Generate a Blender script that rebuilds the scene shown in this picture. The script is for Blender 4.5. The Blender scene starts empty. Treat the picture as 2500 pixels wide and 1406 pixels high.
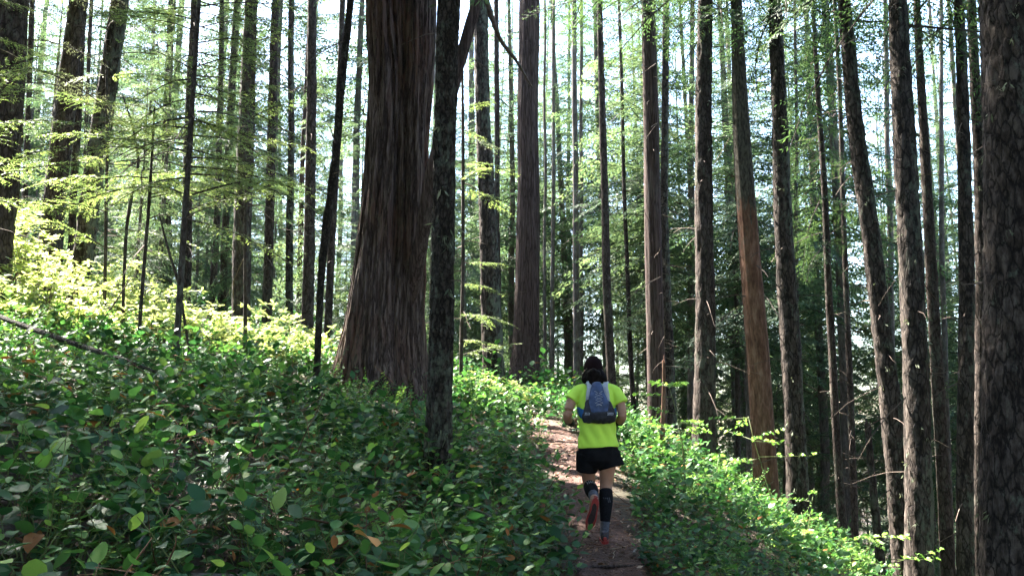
import bpy, math, random
import numpy as np
from mathutils import Vector, Matrix

R = math.radians
sc = bpy.context.scene
COL = sc.collection
random.seed(7)

# ------------------------------------------------------------------ camera
FPX = 2165.0                     # focal length in pixels of the 2500 px wide photograph
PITCH = R(8.5)
EYE = np.array([0.0, 0.0, 1.55])
cam_d = bpy.data.cameras.new('camera')
cam_d.sensor_width = 36.0
cam_d.lens = 36.0 * FPX / 2500.0
cam_d.clip_start = 0.05
cam_d.clip_end = 3000.0
cam = bpy.data.objects.new('camera', cam_d)
COL.objects.link(cam)
cam.location = EYE
cam.rotation_euler = (R(90) + PITCH, 0, 0)
sc.camera = cam

# ------------------------------------------------------------------ sky, sun, exposure
SUN_EL = R(50)
SUN_AZ = R(-48)                  # measured from +Y (straight ahead) towards +X: high on the left, a little ahead
sun_dir = Vector((math.sin(SUN_AZ) * math.cos(SUN_EL), math.cos(SUN_AZ) * math.cos(SUN_EL), math.sin(SUN_EL)))
world = bpy.data.worlds.new('World')
sc.world = world
world.use_nodes = True
wn = world.node_tree.nodes
wn.clear()
w_out = wn.new('ShaderNodeOutputWorld')
w_bg = wn.new('ShaderNodeBackground')
w_sky = wn.new('ShaderNodeTexSky')
w_sky.sky_type = 'NISHITA'
w_sky.sun_disc = False
w_sky.sun_elevation = SUN_EL
w_sky.sun_rotation = SUN_AZ
w_bg.inputs['Strength'].default_value = 0.10
world.node_tree.links.new(w_sky.outputs[0], w_bg.inputs[0])
world.node_tree.links.new(w_bg.outputs[0], w_out.inputs[0])
sun_d = bpy.data.lights.new('sun', 'SUN')
sun_d.energy = 5.0
sun_d.angle = R(0.53)
sun_d.color = (1.0, 0.94, 0.84)
sun = bpy.data.objects.new('sun', sun_d)
COL.objects.link(sun)
sun.rotation_euler = sun_dir.to_track_quat('Z', 'Y').to_euler()
vs = sc.view_settings
vs.view_transform = 'Standard'
vs.look = 'None'
vs.gamma = 1.0
vs.use_curve_mapping = False
vs.exposure = 3.7
sc.cycles.max_bounces = 6
sc.cycles.diffuse_bounces = 3
sc.cycles.glossy_bounces = 2
sc.cycles.transmission_bounces = 4
sc.cycles.use_adaptive_sampling = True
sc.cycles.adaptive_threshold = 0.03
sc.cycles.use_denoising = True

# ------------------------------------------------------------------ helpers
def _hash(ix, iy, iz, seed):
    h = (ix.astype(np.uint32) * np.uint32(374761393) + iy.astype(np.uint32) * np.uint32(668265263)
         + iz.astype(np.uint32) * np.uint32(2147483647) + np.uint32((seed * 974634777) & 0xffffffff))
    h = (h ^ (h >> np.uint32(13))) * np.uint32(1274126177)
    h = h ^ (h >> np.uint32(16))
    h = h * np.uint32(2246822519)
    h = h ^ (h >> np.uint32(13))
    return (h & np.uint32(0xffffff)).astype(np.float64) / float(0xffffff)


def noise(x, y, z=0.0, seed=0):
    """smooth value noise in 0..1, any array shapes that broadcast"""
    x, y, z = np.broadcast_arrays(np.asarray(x, float), np.asarray(y, float), np.asarray(z, float))
    fx, fy, fz = np.floor(x), np.floor(y), np.floor(z)
    ix, iy, iz = fx.astype(np.int64), fy.astype(np.int64), fz.astype(np.int64)
    u, v, w = x - fx, y - fy, z - fz
    u, v, w = (t * t * t * (t * (t * 6 - 15) + 10) for t in (u, v, w))
    r = 0
    for dx in (0, 1):
        for dy in (0, 1):
            for dz in (0, 1):
                wt = (u if dx else 1 - u) * (v if dy else 1 - v) * (w if dz else 1 - w)
                r = r + wt * _hash(ix + dx, iy + dy, iz + dz, seed)
    return r


def ridge(n, p=2.0):
    return (1 - np.abs(2 * n - 1)) ** p


def look(u, v, depth):
    """the point of the place that the photograph shows at u, v, at a given distance ahead"""
    a, b = (u - 1250.0) / FPX, (703.0 - v) / FPX
    t = depth / (math.cos(PITCH) - b * math.sin(PITCH))
    return np.array([a * t, depth, EYE[2] + t * (math.sin(PITCH) + b * math.cos(PITCH))])


def px_size(w, v, depth):
    b = (703.0 - v) / FPX
    return w / FPX * depth / (math.cos(PITCH) - b * math.sin(PITCH))


def make_mesh(name, verts, quads=None, tris=None, mats=(), midx=None, smooth=True, tint=None):
    me = bpy.data.meshes.new(name)
    verts = np.asarray(verts, np.float32)
    nq = 0 if quads is None else len(quads)
    nt = 0 if tris is None else len(tris)
    loops = []
    starts = []
    tot = 0
    if nq:
        loops.append(np.asarray(quads, np.int32).ravel())
        starts.append(np.arange(nq, dtype=np.int32) * 4)
        tot = nq * 4
    if nt:
        loops.append(np.asarray(tris, np.int32).ravel())
        starts.append(tot + np.arange(nt, dtype=np.int32) * 3)
    loops = np.concatenate(loops)
    starts = np.concatenate(starts)
    me.vertices.add(len(verts))
    me.vertices.foreach_set('co', verts.ravel())
    me.loops.add(len(loops))
    me.loops.foreach_set('vertex_index', loops)
    me.polygons.add(len(starts))
    me.polygons.foreach_set('loop_start', starts)
    if midx is not None:
        me.polygons.foreach_set('material_index', np.asarray(midx, np.int32))
    me.polygons.foreach_set('use_smooth', np.full(len(starts), bool(smooth)))
    me.update(calc_edges=True)
    me.validate()
    if tint is not None:
        at = me.attributes.new('tint', 'FLOAT', 'FACE')
        at.data.foreach_set('value', np.asarray(tint, np.float32))
    for m in mats:
        me.materials.append(m)
    return me


def obj(name, me, parent=None, loc=None, rot=None, scale=None, kind=None):
    o = bpy.data.objects.new(name, me)
    COL.objects.link(o)
    if parent is not None:
        o.parent = parent
    if loc is not None:
        o.location = loc
    if rot is not None:
        o.rotation_euler = rot
    if scale is not None:
        o.scale = scale if hasattr(scale, '__len__') else (scale,) * 3
    if kind:
        o['kind'] = kind
    return o


def tag(o, label, category=None, group=None, kind=None):
    o['label'] = label
    if category:
        o['category'] = category
    if group:
        o['group'] = group
    if kind:
        o['kind'] = kind
    return o


class Geo:
    """collects tubes, kites and leaves into one mesh"""
    def __init__(self):
        self.v, self.q, self.m, self.t, self.n = [], [], [], [], 0

    def add(self, v, q, m=0, t=0.5):
        v = np.asarray(v, float)
        q = np.asarray(q, np.int64)
        self.v.append(v)
        self.q.append(q + self.n)
        self.m.append(np.full(len(q), m))
        self.t.append(np.broadcast_to(np.asarray(t, float), (len(q),)))
        self.n += len(v)

    def build(self, name, mats, smooth=True):
        return make_mesh(name, np.concatenate(self.v), np.concatenate(self.q), None, mats,
                         np.concatenate(self.m), smooth, np.concatenate(self.t))

    def arrays(self):
        return np.concatenate(self.v), np.concatenate(self.q), np.concatenate(self.m), np.concatenate(self.t)


def tube_arrays(P, r, n=6, wob=0.0, seed=0, cap=True):
    """a round tube along any polyline; ends drawn in to points"""
    P = np.asarray(P, float)
    r = np.broadcast_to(np.asarray(r, float), (len(P),)).copy()
    T = np.gradient(P, axis=0)
    T /= np.linalg.norm(T, axis=1, keepdims=True) + 1e-9
    ref = np.array([0.31, 0.22, 0.92]) if abs(T[:, 2]).mean() < 0.75 else np.array([0.1, 1.0, 0.05])
    A = np.cross(T, ref)
    A /= np.linalg.norm(A, axis=1, keepdims=True) + 1e-9
    B = np.cross(T, A)
    th = np.linspace(0, 2 * math.pi, n, endpoint=False)
    rr = r[:, None] * np.ones(n)[None]
    if wob:
        rr = rr * (1 + wob * (noise(np.cos(th)[None] * 1.7 + 9, np.sin(th)[None] * 1.7 + 9,
                                    np.arange(len(P))[:, None] * 0.6, seed) - 0.5) * 2)
    V = P[:, None] + A[:, None] * (rr * np.cos(th)[None])[..., None] + B[:, None] * (rr * np.sin(th)[None])[..., None]
    V = V.reshape(-1, 3)
    i = np.arange(len(P) - 1)[:, None] * n
    j = np.arange(n)[None]
    Q = np.stack([i + j, i + (j + 1) % n, i + n + (j + 1) % n, i + n + j], -1).reshape(-1, 4)
    if cap:
        k = len(V)
        V = np.concatenate([V, [P[0]], [P[-1]]])
        m = (n // 2) * 2
        C = []
        for a in range(0, n, 2):
            C.append([k, (a + 2) % n, (a + 1) % n, a])
            b = (len(P) - 1) * n
            C.append([k + 1, b + a, b + (a + 1) % n, b + (a + 2) % n])
        Q = np.concatenate([Q, np.array(C)])
    return V, Q


def kites(P, D, N, L, W):
    """small flat needle sprays: one four-cornered face each"""
    S = np.cross(N, D)
    S /= np.linalg.norm(S, axis=1, keepdims=True) + 1e-9
    L = np.asarray(L)[:, None]
    W = np.asarray(W)[:, None]
    V = np.stack([P, P + D * L * 0.45 + S * W * 0.5, P + D * L, P + D * L * 0.45 - S * W * 0.5], 1).reshape(-1, 3)
    Q = np.arange(len(P) * 4).reshape(-1, 4)
    return V, Q


# ------------------------------------------------------------------ materials
def new_mat(name):
    m = bpy.data.materials.new(name)
    m.use_nodes = True
    nt = m.node_tree
    nt.nodes.clear()
    out = nt.nodes.new('ShaderNodeOutputMaterial')
    return m, nt, out


def N(nt, kind, **kw):
    n = nt.nodes.new(kind)
    for k, v in kw.items():
        if k in n.inputs:
            n.inputs[k].default_value = v
        else:
            setattr(n, k, v)
    return n


def ramp(nt, stops, fac):
    r = nt.nodes.new('ShaderNodeValToRGB')
    e = r.color_ramp.elements
    while len(e) > 1:
        e.remove(e[-1])
    e[0].position, e[0].color = stops[0][0], (*stops[0][1], 1)
    for p, c in stops[1:]:
        k = e.new(p)
        k.color = (*c, 1)
    nt.links.new(fac, r.inputs[0])
    return r.outputs[0]


def math_node(nt, op, a, b=None, c=None, clamp=False):
    n = nt.nodes.new('ShaderNodeMath')
    n.operation = op
    n.use_clamp = clamp
    for i, x in enumerate((a, b, c)):
        if x is None:
            continue
        if isinstance(x, (int, float)):
            n.inputs[i].default_value = x
        else:
            nt.links.new(x, n.inputs[i])
    return n.outputs[0]


def mix_col(nt, fac, a, b, mode='MIX'):
    n = nt.nodes.new('ShaderNodeMix')
    n.data_type = 'RGBA'
    n.blend_type = mode
    for sock, x in ((n.inputs[0], fac), (n.inputs[6], a), (n.inputs[7], b)):
        if isinstance(x, (int, float)):
            sock.default_value = x
        elif isinstance(x, tuple):
            sock.default_value = (*x, 1)
        else:
            nt.links.new(x, sock)
    return n.outputs[2]


def leaf_mat(name, stops, trans=0.4, rough=0.45, spec=0.4, trans_gain=(1.4, 1.42, 0.95), vary=0.25):
    """leaf tissue: waxy top, light shining through; colour by each leaf's own age"""
    m, nt, out = new_mat(name)
    at = N(nt, 'ShaderNodeAttribute', attribute_name='tint')
    oi = N(nt, 'ShaderNodeObjectInfo')
    f = math_node(nt, 'ADD', at.outputs['Fac'], math_node(nt, 'MULTIPLY', math_node(nt, 'SUBTRACT', oi.outputs['Random'], 0.5), vary))
    geo = N(nt, 'ShaderNodeNewGeometry')
    nz = N(nt, 'ShaderNodeTexNoise', Scale=40.0, Detail=2.0)
    tc = N(nt, 'ShaderNodeTexCoord')
    nt.links.new(tc.outputs['Object'], nz.inputs['Vector'])
    f = math_node(nt, 'ADD', f, math_node(nt, 'MULTIPLY', math_node(nt, 'SUBTRACT', nz.outputs['Fac'], 0.5), 0.18), clamp=True)
    col = ramp(nt, stops, f)
    p = N(nt, 'ShaderNodeBsdfPrincipled', Roughness=rough)
    p.inputs['Specular IOR Level'].default_value = spec
    nt.links.new(col, p.inputs['Base Color'])
    tr = N(nt, 'ShaderNodeBsdfTranslucent')
    nt.links.new(mix_col(nt, 1.0, col, tuple(trans_gain), 'MULTIPLY'), tr.inputs['Color'])
    mx = N(nt, 'ShaderNodeMixShader', Fac=trans)
    nt.links.new(p.outputs[0], mx.inputs[1])
    nt.links.new(tr.outputs[0], mx.inputs[2])
    nt.links.new(mx.outputs[0], out.inputs[0])
    return m


def bark_mat(name, dark, mid, light, lichen=(0.20, 0.22, 0.17), lichen_amt=0.35, scale=(14, 14, 5), bump=0.6,
             side=0.0, red=None, crack=None, upper=None):
    m, nt, out = new_mat(name)
    tc = N(nt, 'ShaderNodeTexCoord')
    oi = N(nt, 'ShaderNodeObjectInfo')
    off = N(nt, 'ShaderNodeVectorMath', operation='SCALE')
    comb = N(nt, 'ShaderNodeCombineXYZ')
    for i in range(3):
        nt.links.new(oi.outputs['Random'], comb.inputs[i])
    nt.links.new(comb.outputs[0], off.inputs[0])
    off.inputs['Scale'].default_value = 37.0
    add = N(nt, 'ShaderNodeVectorMath', operation='ADD')
    nt.links.new(tc.outputs['Object'], add.inputs[0])
    nt.links.new(off.outputs[0], add.inputs[1])

    def mapped(s):
        mp = N(nt, 'ShaderNodeMapping')
        mp.inputs['Scale'].default_value = s
        nt.links.new(add.outputs[0], mp.inputs[0])
        return mp.outputs[0]
    n1 = N(nt, 'ShaderNodeTexNoise', Scale=1.0, Detail=6.0, Roughness=0.65)
    nt.links.new(mapped(scale), n1.inputs['Vector'])
    n2 = N(nt, 'ShaderNodeTexNoise', Scale=1.0, Detail=4.0, Roughness=0.6)
    nt.links.new(mapped(tuple(s * 3.3 for s in scale)), n2.inputs['Vector'])
    big = N(nt, 'ShaderNodeTexNoise', Scale=1.0, Detail=3.0)
    nt.links.new(mapped((1.6, 1.6, 0.7)), big.inputs['Vector'])
    f = math_node(nt, 'ADD', math_node(nt, 'MULTIPLY', n1.outputs['Fac'], 0.7), math_node(nt, 'MULTIPLY', n2.outputs['Fac'], 0.3))
    col = ramp(nt, [(0.38, dark), (0.5, mid), (0.63, light)], f)
    if red:
        col = mix_col(nt, math_node(nt, 'MULTIPLY', ramp(nt, [(0.42, (0, 0, 0)), (0.62, (1, 1, 1))], big.outputs['Fac']), 0.75), col, red)
    if crack:                                   # dark fissures between the plates or fibres
        wv = N(nt, 'ShaderNodeVectorMath', operation='ADD')
        sc2 = N(nt, 'ShaderNodeVectorMath', operation='SCALE')
        sc2.inputs['Scale'].default_value = 1.1
        nt.links.new(n1.outputs['Color'], sc2.inputs[0])
        nt.links.new(mapped(crack), wv.inputs[0])
        nt.links.new(sc2.outputs[0], wv.inputs[1])
        vo = N(nt, 'ShaderNodeTexVoronoi', feature='DISTANCE_TO_EDGE', Scale=1.0)
        nt.links.new(wv.outputs[0], vo.inputs['Vector'])
        ck = ramp(nt, [(0.0, (0, 0, 0)), (0.12, (1, 1, 1))], vo.outputs['Distance'])
        col = mix_col(nt, ck, tuple(x * .8 for x in dark), col)
        f = math_node(nt, 'ADD', math_node(nt, 'MULTIPLY', f, .6), math_node(nt, 'MULTIPLY', ck, .5))
    if upper:                                   # old bark left on above a height
        sz = N(nt, 'ShaderNodeSeparateXYZ')
        nt.links.new(tc.outputs['Object'], sz.inputs[0])
        hz = math_node(nt, 'ADD', math_node(nt, 'SUBTRACT', sz.outputs['Z'], upper[0]), math_node(nt, 'MULTIPLY', math_node(nt, 'SUBTRACT', n1.outputs['Fac'], .5), 2.6))
        hz = math_node(nt, 'ADD', hz, math_node(nt, 'MULTIPLY', math_node(nt, 'SUBTRACT', big.outputs['Fac'], .5), 2.0))
        hf = ramp(nt, [(0.0, (0, 0, 0)), (0.25, (1, 1, 1))], hz)
        col = mix_col(nt, hf, col, ramp(nt, [(0.38, upper[1]), (0.62, upper[2])], n2.outputs['Fac']))
    # crusty lichen spots and, where it grows on one side only, pale streaks
    l1 = N(nt, 'ShaderNodeTexNoise', Scale=1.0, Detail=6.0, Roughness=0.75)
    nt.links.new(mapped((13, 13, 6.5)), l1.inputs['Vector'])
    lm = math_node(nt, 'ADD', l1.outputs['Fac'], math_node(nt, 'MULTIPLY', math_node(nt, 'SUBTRACT', big.outputs['Fac'], 0.5), 0.5))
    if side:
        g = N(nt, 'ShaderNodeNewGeometry')
        sx = N(nt, 'ShaderNodeSeparateXYZ')
        nt.links.new(g.outputs['Normal'], sx.inputs[0])
        lm = math_node(nt, 'ADD', lm, math_node(nt, 'MULTIPLY', sx.outputs['X'], side))
    lf = math_node(nt, 'MULTIPLY', ramp(nt, [(0.54, (0, 0, 0)), (0.66, (1, 1, 1))], lm), lichen_amt)
    col = mix_col(nt, lf, col, lichen)
    p = N(nt, 'ShaderNodeBsdfPrincipled', Roughness=0.92)
    p.inputs['Specular IOR Level'].default_value = 0.15
    nt.links.new(col, p.inputs['Base Color'])
    bm = N(nt, 'ShaderNodeBump', Strength=bump, Distance=0.02)
    nt.links.new(f, bm.inputs['Height'])
    nt.links.new(bm.outputs[0], p.inputs['Normal'])
    nt.links.new(p.outputs[0], out.inputs[0])
    return m


def plain_mat(name, col, rough=0.7, noise_scale=30.0, vary=0.2, bump=0.0, spec=0.3, bump_scale=None):
    m, nt, out = new_mat(name)
    tc = N(nt, 'ShaderNodeTexCoord')
    nz = N(nt, 'ShaderNodeTexNoise', Scale=noise_scale, Detail=4.0)
    nt.links.new(tc.outputs['Object'], nz.inputs['Vector'])
    lo = tuple(c * (1 - vary) for c in col)
    hi = tuple(min(1, c * (1 + vary)) for c in col)
    c = ramp(nt, [(0.3, lo), (0.7, hi)], nz.outputs['Fac'])
    p = N(nt, 'ShaderNodeBsdfPrincipled', Roughness=rough)
    p.inputs['Specular IOR Level'].default_value = spec
    nt.links.new(c, p.inputs['Base Color'])
    if bump:
        b = N(nt, 'ShaderNodeBump', Strength=bump, Distance=0.01)
        if bump_scale:
            nz = N(nt, 'ShaderNodeTexNoise', Scale=bump_scale, Detail=3.0)
            nt.links.new(tc.outputs['Object'], nz.inputs['Vector'])
        nt.links.new(nz.outputs['Fac'], b.inputs['Height'])
        nt.links.new(b.outputs[0], p.inputs['Normal'])
    nt.links.new(p.outputs[0], out.inputs[0])
    return m


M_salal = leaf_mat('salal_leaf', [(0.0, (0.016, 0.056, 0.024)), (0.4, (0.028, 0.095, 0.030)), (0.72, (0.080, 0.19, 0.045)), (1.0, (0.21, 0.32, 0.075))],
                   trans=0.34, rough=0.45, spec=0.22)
M_rhodo = leaf_mat('rhododendron_leaf', [(0.0, (0.14, 0.20, 0.075)), (0.5, (0.29, 0.35, 0.13)), (1.0, (0.46, 0.50, 0.24))], trans=0.45, rough=0.4)
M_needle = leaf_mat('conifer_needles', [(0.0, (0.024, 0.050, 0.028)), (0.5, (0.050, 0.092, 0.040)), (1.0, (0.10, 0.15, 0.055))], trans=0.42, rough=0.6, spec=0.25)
M_needle_haze = leaf_mat('hazed_conifer_needles', [(0.0, (0.040, 0.075, 0.050)), (0.5, (0.080, 0.128, 0.075)), (1.0, (0.17, 0.215, 0.12))], trans=0.47, rough=0.6, spec=0.25, vary=0.45)  # paled as a stand-in for haze over the distant foliage
M_spray = leaf_mat('young_hemlock_needles', [(0.0, (0.07, 0.11, 0.045)), (0.5, (0.14, 0.19, 0.070)), (1.0, (0.26, 0.30, 0.13))], trans=0.5, rough=0.5)
M_maple = leaf_mat('maple_leaf', [(0.0, (0.07, 0.16, 0.04)), (0.5, (0.13, 0.25, 0.055)), (1.0, (0.24, 0.35, 0.09))], trans=0.45, rough=0.5)
M_dead = leaf_mat('dead_leaf', [(0.0, (0.11, 0.05, 0.02)), (0.5, (0.30, 0.12, 0.035)), (1.0, (0.42, 0.22, 0.08))], trans=0.2, rough=0.7, spec=0.2)
M_litter = leaf_mat('litter', [(0.0, (0.04, 0.020, 0.013)), (0.5, (0.12, 0.060, 0.038)), (0.85, (0.25, 0.145, 0.095)), (1.0, (0.38, 0.28, 0.21))], trans=0.05, rough=0.85, spec=0.15)
M_lichen = leaf_mat('hanging_lichen', [(0.0, (0.07, 0.085, 0.055)), (0.5, (0.12, 0.14, 0.095)), (1.0, (0.20, 0.22, 0.16))], trans=0.25, rough=0.9, spec=0.1)
M_stem = plain_mat('green_stem', (0.10, 0.13, 0.04), 0.6, 60, 0.3)
M_twig = plain_mat('dead_twig', (0.10, 0.075, 0.06), 0.9, 40, 0.45)
M_palewood = plain_mat('bleached_wood', (0.20, 0.17, 0.145), 0.9, 30, 0.45, bump=0.5)

BK = dict(
    hemlock=bark_mat('hemlock_bark', (0.020, 0.015, 0.013), (0.054, 0.040, 0.034), (0.097, 0.078, 0.068), lichen=(0.122, 0.137, 0.104), lichen_amt=0.45, crack=(17, 17, 6)),
    fir=bark_mat('fir_bark', (0.013, 0.010, 0.009), (0.045, 0.035, 0.029), (0.101, 0.083, 0.072), lichen=(0.122, 0.144, 0.108), lichen_amt=0.6, side=0.10, crack=(15, 15, 5)),
    mossy=bark_mat('mossy_bark', (0.012, 0.009, 0.007), (0.030, 0.024, 0.019), (0.061, 0.050, 0.043), lichen=(0.108, 0.122, 0.090), lichen_amt=0.7, scale=(26, 26, 15), bump=1.0, crack=(26, 26, 12)),
    cedar=bark_mat('cedar_bark', (0.030, 0.020, 0.017), (0.092, 0.065, 0.057), (0.18, 0.142, 0.130), lichen=(0.12, 0.11, 0.08), lichen_amt=0.4, scale=(30, 30, 2.6), bump=0.8, side=-0.10, red=(0.115, 0.056, 0.040), crack=(11, 11, .7)),
    purple=bark_mat('young_cedar_bark', (0.029, 0.019, 0.017), (0.071, 0.048, 0.043), (0.115, 0.083, 0.076), lichen=(0.094, 0.094, 0.076), lichen_amt=0.25, scale=(30, 30, 1.6), bump=0.6, crack=(24, 24, 1.4)),
    stripped=bark_mat('stripped_wood', (0.070, 0.036, 0.024), (0.150, 0.080, 0.054), (0.25, 0.155, 0.112), lichen=(0.11, 0.085, 0.065), lichen_amt=0.6, scale=(15, 15, 3.2), bump=0.45, upper=(4.6, (0.03, 0.025, 0.02), (0.11, 0.10, 0.08))),
    thin=bark_mat('sapling_bark', (0.022, 0.017, 0.015), (0.050, 0.040, 0.035), (0.086, 0.072, 0.065), lichen=(0.144, 0.158, 0.130), lichen_amt=0.45, scale=(30, 30, 14)),
    far=bark_mat('hazed_far_bark', (0.05, 0.042, 0.038), (0.10, 0.085, 0.076), (0.17, 0.145, 0.13), lichen=(0.18, 0.19, 0.155), lichen_amt=0.5),  # greys lightened in place of haze on the distant trunks
)
# ------------------------------------------------------------------ terrain
def axis_x(y):
    return np.interp(y, [-60, 0, 4, 6.5, 8, 11.5, 13, 14.2, 18, 30], [0, .25, .55, .73, .77, .70, .60, .5, .3, 0.0])


def soft(x, k):
    return np.logaddexp(0, x / k) * k


def ground_z(x, y):
    x = np.asarray(x, float)
    y = np.asarray(y, float)
    zt = np.interp(y, [-600, -60, 0, 4, 6.5, 8, 11.5, 14, 20, 26, 40, 90, 700], [-6, -2.5, 0, .22, .40, .55, 1.2, 1.52, 2.1, 2.4, 1.3, -4, -14])
    s = axis_x(y) - x
    s1 = np.maximum(s - 0.34, 0)
    fade = np.interp(y, [7.5, 11.5, 17], [1, 0.62, 0.45])
    up = 0.62 * fade * (1 - np.exp(-s1 / 0.5)) + 14 * np.tanh(0.168 * s1 / 14)
    r = -s
    dn = 0.06 * np.maximum(r - 0.4, 0) + 0.56 * soft(r - 1.15, 0.22)
    dn = 15 * np.tanh(dn / 15)
    off = np.clip((np.abs(s) - 0.25) / 0.8, 0, 1)
    n = 0.22 * (noise(x * 0.45 + 3, y * 0.45, 0, 3) - 0.5) + 0.13 * (noise(x * 1.3, y * 1.3, 0, 5) - 0.5) + 0.05 * (noise(x * 4, y * 4, 0, 6) - 0.5)
    far = np.clip((np.hypot(x, y) - 25) / 60, 0, 1)
    n2 = far * 3 * (noise(x * 0.03, y * 0.03, 0, 8) - 0.5)
    return zt + up - dn + n * (0.25 + 0.75 * off) + n2


def graded(lo, hi, step, reach):
    mid = np.arange(lo, hi + 1e-6, step)
    g = step * 1.25 ** np.arange(1, 60)
    ext = np.cumsum(g)
    ext = ext[ext < reach]
    return np.concatenate([(lo - ext)[::-1], mid, hi + ext])


gx, gy = graded(-12, 9, 0.13, 900), graded(-2, 24, 0.13, 900)
X, Y = np.meshgrid(gx, gy)
Z = ground_z(X, Y)
nx, ny = len(gx), len(gy)
ii = (np.arange(ny - 1)[:, None] * nx + np.arange(nx - 1)[None]).ravel()
gq = np.stack([ii, ii + 1, ii + nx + 1, ii + nx], -1)

m, nt, out = new_mat('forest_floor')
tc = N(nt, 'ShaderNodeTexCoord')
n1 = N(nt, 'ShaderNodeTexNoise', Scale=9.0, Detail=8.0, Roughness=0.7)
n2 = N(nt, 'ShaderNodeTexNoise', Scale=1.1, Detail=4.0)
n3 = N(nt, 'ShaderNodeTexVoronoi', Scale=38.0)
for q in (n1, n2, n3):
    nt.links.new(tc.outputs['Object'], q.inputs['Vector'])
c = ramp(nt, [(0.32, (0.022, 0.014, 0.010)), (0.5, (0.060, 0.038, 0.026)), (0.68, (0.115, 0.078, 0.052))], n1.outputs['Fac'])
c = mix_col(nt, ramp(nt, [(0.5, (0, 0, 0)), (0.7, (0.5, 0.5, 0.5))], n2.outputs['Fac']), c, (0.045, 0.055, 0.022))
p = N(nt, 'ShaderNodeBsdfPrincipled', Roughness=0.95)
nt.links.new(c, p.inputs['Base Color'])
b = N(nt, 'ShaderNodeBump', Strength=0.9, Distance=0.04)
nt.links.new(math_node(nt, 'ADD', n1.outputs['Fac'], math_node(nt, 'MULTIPLY', n3.outputs['Distance'], 0.4)), b.inputs['Height'])
nt.links.new(b.outputs[0], p.inputs['Normal'])
nt.links.new(p.outputs[0], out.inputs[0])
M_floor = m
g_o = obj('ground', make_mesh('ground', np.stack([X, Y, Z], -1).reshape(-1, 3), gq, None, [M_floor]), kind='structure')

# the trail: a trodden strip of red-brown earth laid on the terrain
TR = np.array([[.2, -2.5], [.25, 0], [.42, 2], [.56, 4], [.72, 6.2], [.77, 8], [.75, 10], [.68, 11.6], [.55, 12.8], [.30, 13.9], [-.15, 14.9], [-.9, 15.8], [-2.0, 16.6], [-3.4, 17.2]])
tt = np.concatenate([[0], np.cumsum(np.linalg.norm(np.diff(TR, axis=0), axis=1))])
ts = np.arange(0, tt[-1], 0.06)
tx = np.interp(ts, tt, TR[:, 0])
ty = np.interp(ts, tt, TR[:, 1])
for _ in range(12):
    tx[1:-1] = (tx[:-2] + 2 * tx[1:-1] + tx[2:]) / 4
    ty[1:-1] = (ty[:-2] + 2 * ty[1:-1] + ty[2:]) / 4
tdx, tdy = np.gradient(tx), np.gradient(ty)
tl = np.hypot(tdx, tdy)
tnx, tny = tdy / tl, -tdx / tl            # to the right of the direction of travel
cols = np.linspace(-1, 1, 17)
hw = 0.32 + 0.10 * (noise(ts * 0.9, 4.2, 0, 11) - 0.5) + np.clip((ts - 11) / 5, 0, 1) * 0.12
VX = tx[:, None] + tnx[:, None] * cols[None] * hw[:, None]
VY = ty[:, None] + tny[:, None] * cols[None] * hw[:, None]
edge = np.clip((np.abs(cols) - 0.72) / 0.28, 0, 1)[None]
VZ = ground_z(VX, VY) + 0.03 - 0.075 * edge ** 1.5 - 0.03 * (1 - cols[None] ** 2) * 0.5 \
    + 0.035 * (noise(VX * 5, VY * 5, 0, 21) - 0.5) + 0.02 * (noise(VX * 14, VY * 14, 0, 22) - 0.5)
nc = len(cols)
ii = (np.arange(len(ts) - 1)[:, None] * nc + np.arange(nc - 1)[None]).ravel()
tq = np.stack([ii, ii + 1, ii + nc + 1, ii + nc], -1)
m, nt, out = new_mat('trail_earth')
tc = N(nt, 'ShaderNodeTexCoord')
n1 = N(nt, 'ShaderNodeTexNoise', Scale=14.0, Detail=8.0, Roughness=0.72)
n2 = N(nt, 'ShaderNodeTexVoronoi', Scale=45.0)
n3 = N(nt, 'ShaderNodeTexNoise', Scale=2.2, Detail=3.0)
for q in (n1, n2, n3):
    nt.links.new(tc.outputs['Object'], q.inputs['Vector'])
c = ramp(nt, [(0.30, (0.036, 0.016, 0.011)), (0.5, (0.092, 0.043, 0.030)), (0.7, (0.17, 0.090, 0.065))], n1.outputs['Fac'])
c = mix_col(nt, ramp(nt, [(0.45, (0, 0, 0)), (0.7, (0.6, 0.6, 0.6))], n3.outputs['Fac']), c, (0.060, 0.031, 0.023))
p = N(nt, 'ShaderNodeBsdfPrincipled', Roughness=0.95)
nt.links.new(c, p.inputs['Base Color'])
b = N(nt, 'ShaderNodeBump', Strength=1.0, Distance=0.03)
nt.links.new(math_node(nt, 'ADD', n1.outputs['Fac'], math_node(nt, 'MULTIPLY', n2.outputs['Distance'], 0.5)), b.inputs['Height'])
nt.links.new(b.outputs[0], p.inputs['Normal'])
nt.links.new(p.outputs[0], out.inputs[0])
t_o = obj('trail', make_mesh('trail', np.stack([VX, VY, VZ], -1).reshape(-1, 3), tq, None, [m]), kind='structure')


def trail_dist(x, y):
    """signed distance to the trail's middle in half widths (negative: left of it)"""
    x = np.atleast_1d(x)
    y = np.atleast_1d(y)
    d = np.full(len(x), 1e9)
    s = np.zeros(len(x))
    for k in range(0, len(tx), 3):
        dd = np.hypot(x - tx[k], y - ty[k])
        w = dd < d
        d[w] = dd[w]
        s[w] = ((x - tx[k]) * tnx[k] + (y - ty[k]) * tny[k])[w]
    return d * np.where(s < 0, -1, 1)


def gz(x, y):
    return float(ground_z(x, y))


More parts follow.
